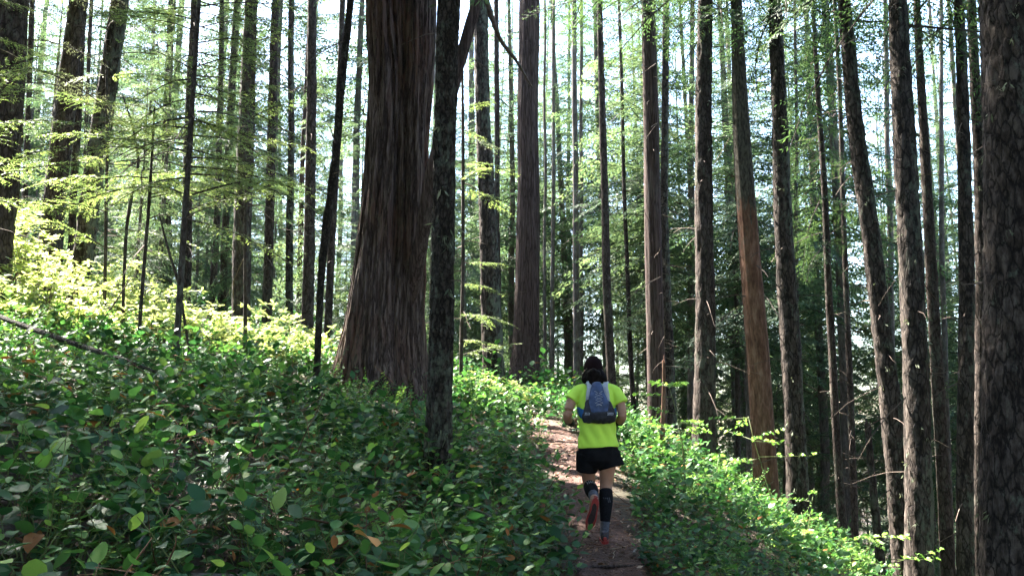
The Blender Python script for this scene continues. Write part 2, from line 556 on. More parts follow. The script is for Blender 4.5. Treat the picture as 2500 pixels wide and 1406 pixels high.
# ------------------------------------------------------------------ scatter of uncountable stuff
def scatter(name, protos, pts, rot, scl, idx, label, category):
    """one object whose points each carry one of the small prototype meshes"""
    coll = bpy.data.collections.new(name + '_kinds')
    for k, (me) in enumerate(protos):
        coll.objects.link(bpy.data.objects.new('%s_kind_%02d' % (name, k), me))
    me = bpy.data.meshes.new(name)
    me.vertices.add(len(pts))
    me.vertices.foreach_set('co', np.asarray(pts, np.float32).ravel())
    for an, ty_, dat, key in (('turn', 'FLOAT_VECTOR', rot, 'vector'), ('size', 'FLOAT', scl, 'value'), ('which', 'INT', idx, 'value')):
        a = me.attributes.new(an, ty_, 'POINT')
        a.data.foreach_set(key, np.asarray(dat, np.int32 if ty_ == 'INT' else np.float32).ravel())
    o = obj(name, me, kind='stuff')
    ng = bpy.data.node_groups.new(name, 'GeometryNodeTree')
    ng.interface.new_socket('Geometry', in_out='INPUT', socket_type='NodeSocketGeometry')
    ng.interface.new_socket('Geometry', in_out='OUTPUT', socket_type='NodeSocketGeometry')
    gi, go = ng.nodes.new('NodeGroupInput'), ng.nodes.new('NodeGroupOutput')
    ci = ng.nodes.new('GeometryNodeCollectionInfo')
    ci.inputs['Collection'].default_value = coll
    ci.inputs['Separate Children'].default_value = True
    ci.inputs['Reset Children'].default_value = True
    ip = ng.nodes.new('GeometryNodeInstanceOnPoints')
    ip.inputs['Pick Instance'].default_value = True

    def attr(nm, dt):
        a = ng.nodes.new('GeometryNodeInputNamedAttribute')
        a.data_type = dt
        a.inputs['Name'].default_value = nm
        return [s for s in a.outputs if s.enabled and s.name == 'Attribute'][0]
    L = ng.links.new
    L(gi.outputs[0], ip.inputs['Points'])
    L(ci.outputs[0], ip.inputs['Instance'])
    L(attr('which', 'INT'), ip.inputs['Instance Index'])
    L(attr('turn', 'FLOAT_VECTOR'), ip.inputs['Rotation'])
    L(attr('size', 'FLOAT'), ip.inputs['Scale'])
    L(ip.outputs[0], go.inputs[0])
    md = o.modifiers.new('scatter', 'NODES')
    md.node_group = ng
    tag(o, label, category)
    return o


# ------------------------------------------------------------------ leaves
def leaf_arrays(L, W, fold=0.12, curl=0.10, prof=((0, .06), (.18, .72), (.42, 1.0), (.72, .74), (.9, .34), (1, .02)), twist=0.0):
    t = np.array([p[0] for p in prof])
    w = np.array([p[1] for p in prof]) * W * 0.5
    x = t * L
    z = -curl * L * (t ** 2) + 0.02 * L
    V = []
    for k in range(len(t)):
        zz = fold * w[k]
        tw = twist * (t[k] - 0.5) * w[k]
        V += [[x[k], -w[k], z[k] + zz - tw], [x[k], 0, z[k]], [x[k], w[k], z[k] + zz + tw]]
    Q = []
    for k in range(len(t) - 1):
        a = k * 3
        Q += [[a, a + 3, a + 4, a + 1], [a + 1, a + 4, a + 5, a + 2]]
    return np.array(V), np.array(Q)


def rot_zyx(az, pitch, roll):
    return np.array((Matrix.Rotation(az, 3, 'Z') @ Matrix.Rotation(-pitch, 3, 'Y') @ Matrix.Rotation(roll, 3, 'X')))


SALAL_SHAPES = [((0, .14), (.10, .70), (.34, 1.0), (.64, .92), (.88, .50), (1, .03)),
                ((0, .10), (.12, .66), (.40, 1.0), (.70, .86), (.9, .44), (1, .03)),
                ((0, .08), (.16, .60), (.46, 1.0), (.76, .78), (.92, .36), (1, .02))]


def sprig_plan(rng, height, n_leaf, leaf_len, spread=1.0):
    """a zigzag woody stem with alternate leaves: stem polyline and a list of leaf placements"""
    lean = rng.uniform(0, 6.28)
    la = rng.uniform(0.1, 0.55)
    P, leaves = [np.zeros(3)], []
    for k in range(1, n_leaf + 1):
        t = k / n_leaf
        zz = 0.012 * (1 if k % 2 else -1)
        P.append(np.array([math.cos(lean) * la * height * t ** 1.4 + zz * math.sin(lean), math.sin(lean) * la * height * t ** 1.4 - zz * math.cos(lean), height * t * (1 - 0.12 * la * t)]))
        if t > 0.18:
            az = lean + (1.35 if k % 2 else -1.35) * spread + rng.normal(0, 0.45)
            if t > 0.9:
                az = lean + rng.normal(0, 0.5)
            pitch = rng.normal(0.08 + 0.45 * t ** 3, 0.28)
            L = leaf_len * rng.uniform(0.55, 1.15) * (1.0 if t < 0.75 else 1.0 - 0.9 * (t - 0.75))
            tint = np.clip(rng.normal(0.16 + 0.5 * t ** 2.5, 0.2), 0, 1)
            leaves.append((P[-1], az, pitch, rng.normal(0, 0.32), L, L * rng.uniform(0.58, 0.82), tint, int(rng.integers(3))))
    return np.array(P), leaves


def sprig_mesh(name, rng, height, n_leaf, leaf_len, mats, coarse=False):
    G = Geo()
    for _ in range(1 if not coarse else 2):
        P, leaves = sprig_plan(rng, height * rng.uniform(.8, 1.1), n_leaf, leaf_len)
        if coarse:
            P = P + np.array([rng.normal(0, .06), rng.normal(0, .06), 0])
        V, Q = tube_arrays(P, np.linspace(0.0028, 0.0012, len(P)), 3, cap=False)
        G.add(V, Q, 1)
        for (p0, az, pi, ro, L, W, tint, sh) in leaves:
            prof = SALAL_SHAPES[sh]
            if coarse:
                prof = (prof[0], prof[2], prof[3], prof[5])
            V, Q = leaf_arrays(L, W, rng.uniform(-.05, .28), rng.uniform(-.02, .22), prof, rng.normal(0, .3))
            V = V + [0.012, 0, 0]
            V = V @ rot_zyx(az, pi, ro).T + (p0 if not coarse else p0 + P[0])
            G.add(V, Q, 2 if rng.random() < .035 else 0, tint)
    return G.build(name, mats)


rng = np.random.default_rng(11)
SALAL_NEAR = [sprig_mesh('salal_near', rng, rng.uniform(.24, .46), int(rng.integers(8, 13)), rng.uniform(.058, .09), [M_salal, M_stem, M_dead]) for _ in range(12)]
SALAL_FAR = [sprig_mesh('salal_far', rng, rng.uniform(.28, .48), int(rng.integers(6, 10)), rng.uniform(.075, .10), [M_salal, M_stem, M_dead], True) for _ in range(8)]


def cover_points(x0, x1, y0, y1, per_m2, rng, keep=None):
    n = int((x1 - x0) * (y1 - y0) * per_m2)
    x, y = rng.uniform(x0, x1, n), rng.uniform(y0, y1, n)
    ok = (np.abs(x) < y * 0.66 + 1.2)
    x, y = x[ok], y[ok]
    d = trail_dist(x, y)
    lim = 0.31 + 0.16 * (noise(x * 2.2, y * 2.2, 0, 33) - 0.3)
    ok = np.where(d < 0, -d > lim, d > lim - 0.02)
    dens = noise(x * 1.1, y * 1.1, 0, 35) + .25 * np.clip(1 - (np.abs(d) - .25) / .6, 0, 1) + .22 * (d > 0)
    ok &= rng.uniform(0, 1, len(x)) < np.clip(0.1 + 1.9 * (dens - .10), 0.28, 1)
    if keep is not None:
        ok &= keep(x, y)
    return x[ok], y[ok]


def turns(rng, n, tilt=0.16):
    return np.stack([rng.normal(0, tilt, n), rng.normal(0, tilt, n), rng.uniform(0, 6.283, n)], -1)


# the nearest plants one by one: stem and leaves each their own piece
rng = np.random.default_rng(13)
LEAF = []
for sh in range(3):
    for tn in (.06, .26, .46, .66, .9):
        for cu in range(2):
            V, Q = leaf_arrays(1.0, (.80, .70, .60)[sh], (.08, .24)[cu], (.04, .2)[cu], SALAL_SHAPES[sh], (-.2, .25)[cu])
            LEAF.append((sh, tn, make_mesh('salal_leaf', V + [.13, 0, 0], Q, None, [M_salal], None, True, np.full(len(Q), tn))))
PLANS = []
for k in range(12):
    P, lv = sprig_plan(rng, rng.uniform(.28, .46), int(rng.integers(6, 10)), rng.uniform(.062, .100))
    V, Q = tube_arrays(P, np.linspace(.0032, .0014, len(P)), 4, cap=False)
    stem = make_mesh('stem', V, Q, None, [M_stem])
    leaves = []
    for (p0, az, pi, ro, L, W, tint, sh) in lv:
        best = min([q for q in LEAF if q[0] == sh], key=lambda q: abs(q[1] - tint) + rng.uniform(0, .08))
        leaves.append((best[2], tuple(p0), Matrix(rot_zyx(az, pi, ro)).to_euler(), L))
    PLANS.append((stem, leaves))


def salal_plant(x, y, s, k, label):
    root = bpy.data.objects.new('salal_plant', None)
    COL.objects.link(root)
    root.location = (x, y, gz(x, y) - .02)
    root.rotation_euler = (rng.normal(0, .14), rng.normal(0, .14), rng.uniform(0, 6.283))
    root.scale = (s, s, s)
    tag(root, label, 'plant', 'salal plants nearest the camera')
    stem, leaves = PLANS[k]
    obj('stem', stem, root)
    for me, p0, eu, L in leaves:
        obj('leaf', me, root, p0, eu, L)


xs, ys = cover_points(-3.4, 1.2, 1.95, 4.8, 58, rng)
vis = (np.abs(xs) < ys * .60 + .1) & (xs < axis_x(ys) + .2)
xs, ys = xs[vis], ys[vis]
order = np.argsort(ys)[:230]
NEAR_MAX_Y = float(ys[order].max())
for j in order:
    salal_plant(xs[j], ys[j], rng.uniform(.8, 1.2), int(rng.integers(12)), 'glossy green salal sprig standing in the leafy carpet near the bottom edge')

rng = np.random.default_rng(5)
xs, ys = cover_points(-6, 4.2, 1.75, 7.5, 92, rng)
ok = ~((ys < NEAR_MAX_Y) & (np.abs(xs) < ys * .60 + .1) & (xs < axis_x(ys) + .2) & (rng.uniform(0, 1, len(xs)) < .35))
xs, ys = xs[ok], ys[ok]
n = len(xs)
size = rng.uniform(0.75, 1.25, n) * np.where(xs < axis_x(ys), 1.1, 0.8)
scatter('salal_ground_cover', SALAL_NEAR, np.stack([xs, ys, ground_z(xs, ys) - 0.02], -1), turns(rng, n), size, rng.integers(0, 12, n),
        'carpet of glossy green salal leaves covering the bank in the foreground', 'ground cover')
xs, ys = cover_points(-11.5, 6.5, 7.4, 18, 40, rng)
n = len(xs)
size = rng.uniform(0.7, 1.2, n) * np.where((xs > -2.6) & (xs < -.5) & (ys > 8.4) & (ys < 11), .62, 1.0)
scatter('salal_undergrowth', SALAL_FAR, np.stack([xs, ys, ground_z(xs, ys) - 0.02], -1), turns(rng, n), size, rng.integers(0, 8, n),
        'sunlit salal undergrowth around the big tree and along the upper trail', 'ground cover')
xs, ys = cover_points(-24, 24, 17.8, 46, 5, rng)
n = len(xs)
size = rng.uniform(1.1, 2.2, n)
scatter('far_undergrowth', SALAL_FAR, np.stack([xs, ys, ground_z(xs, ys) - 0.02], -1), turns(rng, n), size, rng.integers(0, 8, n),
        'low leafy undergrowth between the distant trunks', 'ground cover')

# small-leaved huckleberry shoots mixed in, and bare twigs standing among them
def huckle_mesh(rng):
    G = Geo()
    for b_ in range(int(rng.integers(3, 6))):
        a, h_ = rng.uniform(0, 6.28), rng.uniform(.3, .6)
        q = np.linspace(0, 1, 7)
        P = np.stack([math.cos(a) * .30 * h_ * q ** 1.5 + rng.normal(0, .006, 7), math.sin(a) * .30 * h_ * q ** 1.5 + rng.normal(0, .006, 7), h_ * q], -1)
        V, Q = tube_arrays(P, np.linspace(.0026, .001, 7), 3, cap=False)
        G.add(V, Q, 1)
        for t in np.arange(.25, 1.02, .055):
            p0 = np.array([np.interp(t, q, P[:, j]) for j in range(3)])
            for sd in (-1, 1):
                L = rng.uniform(.018, .036)
                V, Q = leaf_arrays(L, L * .55, .15, .1, ((0, .1), (.4, 1.0), (.75, .75), (1, .05)))
                V = V @ rot_zyx(a + sd * 1.2 + rng.normal(0, .5), rng.normal(.2, .3), rng.normal(0, .3)).T + p0
                G.add(V, Q, 0, np.clip(rng.normal(.72, .18), 0, 1))
    return G.build('huckleberry', [M_salal, M_stem])


rng = np.random.default_rng(19)
HUCK = [huckle_mesh(rng) for _ in range(6)]
xs, ys = cover_points(-7, 5.5, 1.8, 14, 7, rng)
n = len(xs)
scatter('huckleberry_shoots', HUCK, np.stack([xs, ys, ground_z(xs, ys) - 0.02], -1), turns(rng, n, .2), rng.uniform(.6, 1.15, n), rng.integers(0, 6, n),
        'fine small-leaved yellow-green shoots mixed through the salal', 'ground cover')
G = Geo()
for _ in range(420):
    y0 = 1.8 + 8 * rng.uniform(0, 1) ** 1.2
    x0 = rng.uniform(-.6, .5) * y0
    if abs(trail_dist(x0, y0)[0]) < .35:
        continue
    a0, L0, el = rng.uniform(0, 6.28), rng.uniform(.15, .6), rng.uniform(-.1, 1.2)
    q = np.linspace(0, 1, 6)
    d0 = np.array([math.cos(a0) * math.cos(el), math.sin(a0) * math.cos(el), math.sin(el)])
    P = np.array([x0, y0, gz(x0, y0) + (.02 if el > .5 else rng.uniform(.05, .3))]) + d0 * (L0 * q)[:, None] + np.cumsum(rng.normal(0, .012, (6, 3)), 0)
    V, Q = tube_arrays(P, np.linspace(.0035, .0012, 6) * rng.uniform(.6, 1.4), 4, cap=False)
    G.add(V, Q, 0, rng.uniform(.3, 1))
tag(obj('bare_twigs', G.build('bare_twigs', [M_litter]), kind='stuff'), 'thin dry twigs sticking out among the foreground leaves', 'twigs')

# litter: chips of bark, dry leaves and needles on the trail and under the leaves
rng = np.random.default_rng(17)
G = Geo()
nl = 5200
k = rng.integers(0, len(tx), nl)
o_ = rng.normal(0, 0.75, nl)
x = tx[k] + tnx[k] * o_ * hw[k]
y = ty[k] + tny[k] * o_ * hw[k] + rng.uniform(-.05, .05, nl)
n2_ = 3800
x = np.concatenate([x, rng.uniform(-4, 3.5, n2_)])
y = np.concatenate([y, rng.uniform(1.5, 9, n2_)])
d = np.abs(trail_dist(x, y))
z = ground_z(x, y) + np.where(d < 0.3, 0.028, 0.012)
a = rng.uniform(0, 6.283, len(x))
D = np.stack([np.cos(a), np.sin(a), rng.normal(0, .25, len(x))], -1)
Nn = np.stack([rng.normal(0, .35, len(x)), rng.normal(0, .35, len(x)), np.ones(len(x))], -1)
Lk = rng.uniform(.012, .065, len(x))
V, Q = kites(np.stack([x, y, z], -1), D, Nn, Lk, Lk * rng.uniform(.15, .6, len(x)))
G.add(V, Q, 0, np.clip(rng.normal(.5, .25, len(x)), 0, 1))
for _ in range(420):
    kk = int(rng.integers(0, len(tx)))
    if rng.random() < 0.55:
        x0, y0 = tx[kk] + tnx[kk] * rng.normal(0, .3), ty[kk] + tny[kk] * rng.normal(0, .3)
    else:
        x0, y0 = rng.uniform(-3.5, 3), rng.uniform(1.6, 8)
    a0, L0 = rng.uniform(0, 6.28), rng.uniform(.06, .38)
    q = np.linspace(0, 1, 4)
    bx = x0 + math.cos(a0) * L0 * q + rng.normal(0, .008, 4)
    by = y0 + math.sin(a0) * L0 * q + rng.normal(0, .008, 4)
    V, Q = tube_arrays(np.stack([bx, by, ground_z(bx, by) + .032 + rng.normal(0, .004, 4)], -1), np.linspace(.0045, .002, 4) * rng.uniform(.6, 1.3), 4)
    G.add(V, Q, 0, rng.uniform(.2, .95))
tag(obj('forest_litter', G.build('forest_litter', [M_litter], False), kind='stuff'), 'dry bark chips, needles and twigs strewn over the trail', 'litter')
# ------------------------------------------------------------------ conifer boughs and crowns
def bough_arrays(rng, L, step=.12, fstep=.08, flen=.13, fwid=.045, droop=.22, width=.36, wood=True, hang=-.25):
    Ps, Ds, Ns, Ls, Ws = [], [], [], [], []
    def ax(t):
        return np.array([L * t, 0.06 * L * math.sin(3 * t + rng_ph), L * (0.10 * t - droop * t * t)])
    rng_ph = rng.uniform(0, 6)
    ts_ = np.arange(0.10, 1.0, step / L)
    for t in ts_:
        p0 = ax(t)
        for sd in (-1, 1):
            if rng.random() < 0.10:
                continue
            ang = sd * (R(62) - R(28) * t) + rng.normal(0, .12)
            l = max(0.07, width * L * (1 - t) ** .65 * min(1, .35 + 2.2 * t) * rng.uniform(.65, 1.15))
            u = np.arange(0.03, l, fstep)
            d = np.array([math.cos(ang), math.sin(ang), rng.normal(-.05, .12)])
            base = p0 + d * u[:, None]
            base[:, 2] -= 0.45 * u ** 2 / max(l, .2) * 0.6
            for s2 in (-1, 1):
                a2 = ang + s2 * R(38) + rng.normal(0, .2, len(u))
                dd = np.stack([np.cos(a2), np.sin(a2), rng.normal(hang, .32, len(u))], -1)
                Ps.append(base)
                Ds.append(dd)
                Ns.append(np.stack([rng.normal(0, .3, len(u)), rng.normal(0, .3, len(u)), np.ones(len(u))], -1))
                sc_ = rng.uniform(.65, 1.2, len(u)) * (1 - .45 * u / max(l, .1))
                Ls.append(flen * sc_)
                Ws.append(fwid * sc_ * rng.uniform(.7, 1.2, len(u)))
    P, D, Nn = np.concatenate(Ps), np.concatenate(Ds), np.concatenate(Ns)
    D /= np.linalg.norm(D, axis=1, keepdims=True)
    V, Q = kites(P, D, Nn, np.concatenate(Ls), np.concatenate(Ws))
    tint = np.clip(rng.normal(.45, .2, len(Q)), 0, 1)
    G = Geo()
    G.add(V, Q, 0, tint)
    if wood:
        q = np.linspace(0, 1, 5)
        V, Q = tube_arrays(np.array([ax(t) for t in q]), np.linspace(.011, .003, 5) * L ** .6, 3, cap=False)
        G.add(V, Q, 1)
    return G.arrays()


rng = np.random.default_rng(23)
TPL = [bough_arrays(rng, 2.2, .13, .09, .15, .048, droop=rng.uniform(.12, .3), width=.46, hang=-.4) for _ in range(6)]
TPL_NEAR = [bough_arrays(rng, 2.2, .12, .06, .10, .024, droop=rng.uniform(.15, .35), width=.42, hang=-.3) for _ in range(5)]


def crown_mesh(name, rng, height, radius, n_b, mat, low_full=0.85, tpl=None):
    tpl = tpl or TPL
    G = Geo()
    for k in range(n_b):
        t = (k + rng.uniform(0, .9)) / n_b
        prof = min(1.0, low_full + t * 1.2) * (1 - t) ** .75
        s = max(.22, radius * prof * rng.uniform(.65, 1.15) / 2.2)
        V, Q, Mi, T = tpl[int(rng.integers(len(tpl)))]
        pitch = -.38 + .65 * t + rng.normal(0, .2)
        Rm = rot_zyx(k * 2.399 + rng.normal(0, .35), pitch, rng.normal(0, .35))
        G.add(V * s @ Rm.T + [0, 0, t * height], Q, 0)
        G.m[-1] = Mi
        G.t[-1] = np.clip(T + rng.normal(0, .12), 0, 1)
    return G.build(name, [mat, BK['thin']], False)


rng = np.random.default_rng(29)
CROWN_TALL = [crown_mesh('tall_crown', rng, 14.0, 2.7, 78, M_needle, tpl=TPL_NEAR) for _ in range(3)]
CROWN_FAR = [crown_mesh('far_crown', rng, 15.0, 2.8, 165, M_needle_haze, .8) for _ in range(4)]
CROWN_YOUNG = [crown_mesh('young_crown', rng, 6.0, 1.6, 84, M_needle_haze, .9) for _ in range(3)]

rng = np.random.default_rng(31)
SPRAY = []
for k in range(5):
    V, Q, Mi, T = bough_arrays(rng, 1.25, .052, .030, .058, .020, droop=rng.uniform(.15, .38), width=.38)
    SPRAY.append(make_mesh('hemlock_bough', V, Q, None, [M_spray, BK['thin']], Mi, False, T))


# ------------------------------------------------------------------ trunks
def relief(style, th, z, seed, r):
    c, s = np.cos(th), np.sin(th)
    if style == 'cedar':
        tw = th + 0.05 * z + 0.30 * (noise(c * 1.8, s * 1.8, z * .55, seed + 9) - .5) + .06 * (noise(c * 5, s * 5, z * 2.2, seed + 8) - .5)
        c, s = np.cos(tw), np.sin(tw)
        lob = (noise(c * 2.3 + 5, s * 2.3 + 5, z * .10, seed) - .5) * 2
        f1 = ridge(noise(c * 3.4, s * 3.4, z * .22, seed + 1), 5)
        f2 = ridge(noise(c * 7.5, s * 7.5, z * .45, seed + 2), 4)
        f3 = noise(c * 20, s * 20, z * 1.5, seed + 3) - .5
        f4 = noise(c * 34, s * 34, z * 5.0, seed + 4) - .5
        return 0.075 * lob - 0.080 * f1 - 0.050 * f2 + 0.042 * f3 + 0.014 * f4 + .26 * np.exp(-np.maximum(z + .3, 0) / .55) * (.35 + noise(c * 2.6, s * 2.6, 3, seed + 6))
    flare = r * .9 * np.exp(-np.maximum(z + .2, 0) / .22) * (.3 + noise(c * 2.2, s * 2.2, 7, seed + 6))
    if style in ('purple', 'stripped'):
        f1 = ridge(noise(c * 3.2, s * 3.2, z * .3, seed + 1), 4)
        f2 = noise(c * 9, s * 9, z * .8, seed + 2) - .5
        f3 = noise(c * 6, s * 6, z * 6, seed + 3) - .5
        return flare + r * (-0.08 * f1 + 0.07 * f2 + 0.03 * f3)
    f1 = ridge(noise(c * 2.6, s * 2.6, z * 3.0, seed + 1), 3)
    q = max(1.0, r / .17)
    f1 = ridge(noise(c * 3.4 * q, s * 3.4 * q, z * 1.6, seed + 1), 3)
    f2 = noise(c * 5.5 * q, s * 5.5 * q, z * 9, seed + 2)
    f2 = np.clip((f2 - .5) * 1.8, -.4, .4)
    f3 = noise(c * 10 * q, s * 10 * q, z * 22, seed + 3) - .5
    lob = noise(c * 1.1 + 4, s * 1.1 + 4, z * .5, seed + 4) - .5
    a = min(r, .2)
    k = 1.3 if style == 'mossy' else 1.0
    return flare + a * (0.12 * lob - (.15 if r < .17 else .07) * f1 + k * (0.11 * f2 + 0.08 * f3))


def trunk_mesh(name, C, rad, mat, style, seed, nseg=28, dz=.05, z_fine=9.0, broken=False, bend=True, ragged=False):
    """a trunk through the centres C (rising) with radii rad; bark in relief as far up as the picture shows"""
    C = np.asarray(C, float)
    zf = np.arange(C[0, 2], min(z_fine, C[-1, 2]), dz)
    zc = np.arange(min(z_fine, C[-1, 2]), C[-1, 2] + 1e-3, .8)
    z = np.concatenate([zf, zc, [C[-1, 2]]]) if len(zc) == 0 or zc[-1] < C[-1, 2] - .05 else np.concatenate([zf, zc])
    x, y, r = np.interp(z, C[:, 2], C[:, 0]), np.interp(z, C[:, 2], C[:, 1]), np.interp(z, C[:, 2], rad)
    kk = max(1, int(.35 / dz))
    for a in (x, y, r):
        pad = np.concatenate([np.full(kk, a[0]), a, np.full(kk, a[-1])])
        a[:] = np.convolve(pad, np.ones(2 * kk + 1) / (2 * kk + 1), 'valid')
    if bend:
        x += .02 * (noise(z * .45, seed, 0, seed) - .5) * 2
    th = np.linspace(0, 2 * math.pi, nseg, endpoint=False)
    TH, ZZ = np.meshgrid(th, z)
    rr = r[:, None] + relief(style, TH, ZZ, seed, float(np.median(rad)))
    rr = np.maximum(rr, .006)
    V = np.stack([x[:, None] + rr * np.cos(TH), y[:, None] + rr * np.sin(TH), ZZ], -1)
    if ragged:                                   # torn lower edge of loose bark
        for q_ in range(8):
            V[q_, :, 2] += (1 - q_ / 8) * .45 * (noise(np.cos(th) * 2.5, np.sin(th) * 2.5, 1, seed) - .5)
    if broken:                                   # splintered top
        V[-1, :, 2] += .18 * (noise(np.cos(th) * 3, np.sin(th) * 3, 0, seed) - .4)
        V[-2, :, 2] += .06 * (noise(np.cos(th) * 3, np.sin(th) * 3, 5, seed) - .4)
    V = V.reshape(-1, 3)
    i = np.arange(len(z) - 1)[:, None] * nseg
    j = np.arange(nseg)[None]
    Q = np.stack([i + j, i + (j + 1) % nseg, i + nseg + (j + 1) % nseg, i + nseg + j], -1).reshape(-1, 4)
    k = len(V)
    V = np.concatenate([V, [[x[-1], y[-1], z[-1] - (.1 if broken else 0)]]])
    b = (len(z) - 1) * nseg
    T = np.stack([b + np.arange(nseg), b + (np.arange(nseg) + 1) % nseg, np.full(nseg, k)], -1)
    return make_mesh(name, V, Q, T, [mat], None, True)


def dead_twigs(rng, line, rad, z0, z1, n, long=.7):
    """short dry twigs on the bare part of a trunk"""
    G = Geo()
    for _ in range(n):
        z = rng.uniform(z0, z1)
        c = np.array([np.interp(z, line[:, 2], line[:, k]) for k in (0, 1)] + [z])
        r = np.interp(z, line[:, 2], rad)
        a = rng.uniform(0, 6.283)
        L = long * rng.uniform(.25, 1.0) ** 1.5
        d = np.array([math.cos(a), math.sin(a), rng.normal(-.12, .28)])
        q = np.linspace(0, 1, 4)[:, None]
        P = c + d * (r * .8 + L * q) + np.array([0, 0, -.25]) * L * q ** 2 + rng.normal(0, .012, (4, 3)) * q
        V, Q = tube_arrays(P, np.linspace(.009, .003, 4) * rng.uniform(.6, 1.3), 3, cap=False)
        G.add(V, Q)
        if L > .35 and rng.random() < .6:
            p0 = P[2]
            e = d + rng.normal(0, .5, 3)
            V, Q = tube_arrays(np.array([p0, p0 + e * L * .2, p0 + e * L * .42 + [0, 0, -.02]]), [.004, .003, .0015], 3, cap=False)
            G.add(V, Q)
    return G.build('dead_twigs', [M_twig], False)


def tree_line(depth, pts, top, z_extra=-.35, lean_keep=.6):
    """centres and radii in the place from the outline seen in the photograph, carried down into the soil and up to the top"""
    pts = sorted(pts, key=lambda p: -p[1])
    C = np.array([look(u, v, depth) for u, v, w in pts])
    r = np.array([px_size(w, v, depth) * .5 for u, v, w in pts])
    d0 = (C[0] - C[1]) / abs(C[0][2] - C[1][2])
    zb = gz(C[0][0], C[0][1]) + z_extra
    if C[0][2] > zb:
        nb = C[0] + d0 * (C[0][2] - zb)
        C = np.concatenate([[nb], C])
        r = np.concatenate([[r[0] * 1.18], r])
    else:
        zz = C[:, 2] > zb
        C, r = C[zz], r[zz]
        r[0] *= 1.1
    if top is not None and C[-1][2] < top:
        du = (C[-1] - C[-2]) / (C[-1][2] - C[-2][2])
        h = top - C[-1][2]
        for f in (.25, .5, .75, 1.0):
            C = np.concatenate([C, [C[-1] + [du[0] * h * .25 * lean_keep, 0, h * .25]]])
            r = np.concatenate([r, [max(.03, r[-1] * (1 - f) + .03) if f == 1 else r[-1] * .84]])
    return C, r


def tree(name, label, depth, pts, bark='hemlock', crown=None, crown_z=None, top=22.0, seed=1, twigs=10, twig_len=.7, category='tree',
         nseg=None, dz=None, group=None, style=None, broken=False, crown_scale=1.0, kind_mesh=None):
    if top == 22.0 and look(pts[0][0], pts[0][1], depth)[0] < 1.0:
        top = 27.0
    C, r = tree_line(depth, pts, top)
    bx, by = C[0][0], C[0][1]
    z0 = gz(bx, by)
    base = np.array([bx, by, z0])
    root = bpy.data.objects.new(name, None)
    root.empty_display_size = .2
    COL.objects.link(root)
    root.location = base
    tag(root, label, category, group)
    L = C - base
    vis = 1.55 + depth * .55 - z0                         # how far up the picture shows it
    rm = float(np.median(r))
    twigs = int(twigs * 1.7)
    nseg = nseg or int(np.clip(2 * math.pi * rm / .028, 12, 44))
    dz = dz or (.035 if depth < 12.5 else .05)
    obj('trunk', trunk_mesh('trunk', L, r, BK[bark], style or ('purple' if bark == 'purple' else bark), seed, nseg, dz, vis, broken), root)
    rg = np.random.default_rng(seed + 1000)
    if twigs:
        tw = obj('dead_twigs', dead_twigs(rg, L, r, 1.2, max(2.0, vis + 1), twigs, twig_len), root, kind='stuff')
    if bark in ('fir', 'mossy', 'hemlock') and depth < 17 and rm > .07:
        # tufts of grey-green lichen clinging to the bark, more on the shaded side
        n_ = int(60 * rm / .15 * min(vis, 8) / 6 * (2.2 if bark == 'mossy' else 1.6 if bark == 'fir' else .8))
        z = rg.uniform(.4, vis + .5, n_)
        cl = noise(z * 1.3, seed * 3.7, 0, 5)
        th = rg.normal(.2, 1.3, n_) - .8
        k_ = rg.uniform(0, 1, n_) < np.clip(cl * 1.6 - .2, .1, 1)
        z, th = z[k_], th[k_]
        c_ = np.stack([np.interp(z, L[:, 2], L[:, k]) for k in (0, 1)], -1)
        r_ = np.interp(z, L[:, 2], r) * 1.0
        O = np.stack([np.cos(th), np.sin(th), 0 * th], -1)
        m_ = 5
        O = np.repeat(O, m_, 0)
        P = np.stack([np.repeat(c_[:, 0], m_), np.repeat(c_[:, 1], m_), np.repeat(z, m_)], -1) + O * np.repeat(r_, m_)[:, None]
        P = P + rg.normal(0, .014, P.shape)
        D = O * rg.uniform(.1, .9, (len(P), 1)) + rg.normal(0, .35, P.shape) + [0, 0, -.8]
        D /= np.linalg.norm(D, axis=1, keepdims=True)
        Lk = rg.uniform(.025, .085, len(P))
        V, Q = kites(P, D, rg.normal(0, 1, P.shape), Lk, Lk * rg.uniform(.12, .35, len(P)))
        obj('lichen', make_mesh('lichen', V, Q, None, [M_lichen], None, False, rg.uniform(0, 1, len(Q))), root, kind='stuff')
    if crown is not None:
        cz = (crown_z if crown_z is not None else (vis - .9 if bx > 1.0 else 14.0))
        me = (kind_mesh or CROWN_TALL)[crown % 3]
        p = [float(np.interp(cz, L[:, 2], L[:, k])) for k in (0, 1)]
        if bx < 1.0 and depth > 14:
            crown_scale, cz = crown_scale * .55, cz + 3.0
            p = [float(np.interp(cz, L[:, 2], L[:, k])) for k in (0, 1)]
        obj('crown', me, root, (p[0], p[1], cz), (0, 0, rg.uniform(0, 6.28)), crown_scale * rg.uniform(.9, 1.1))
    return root


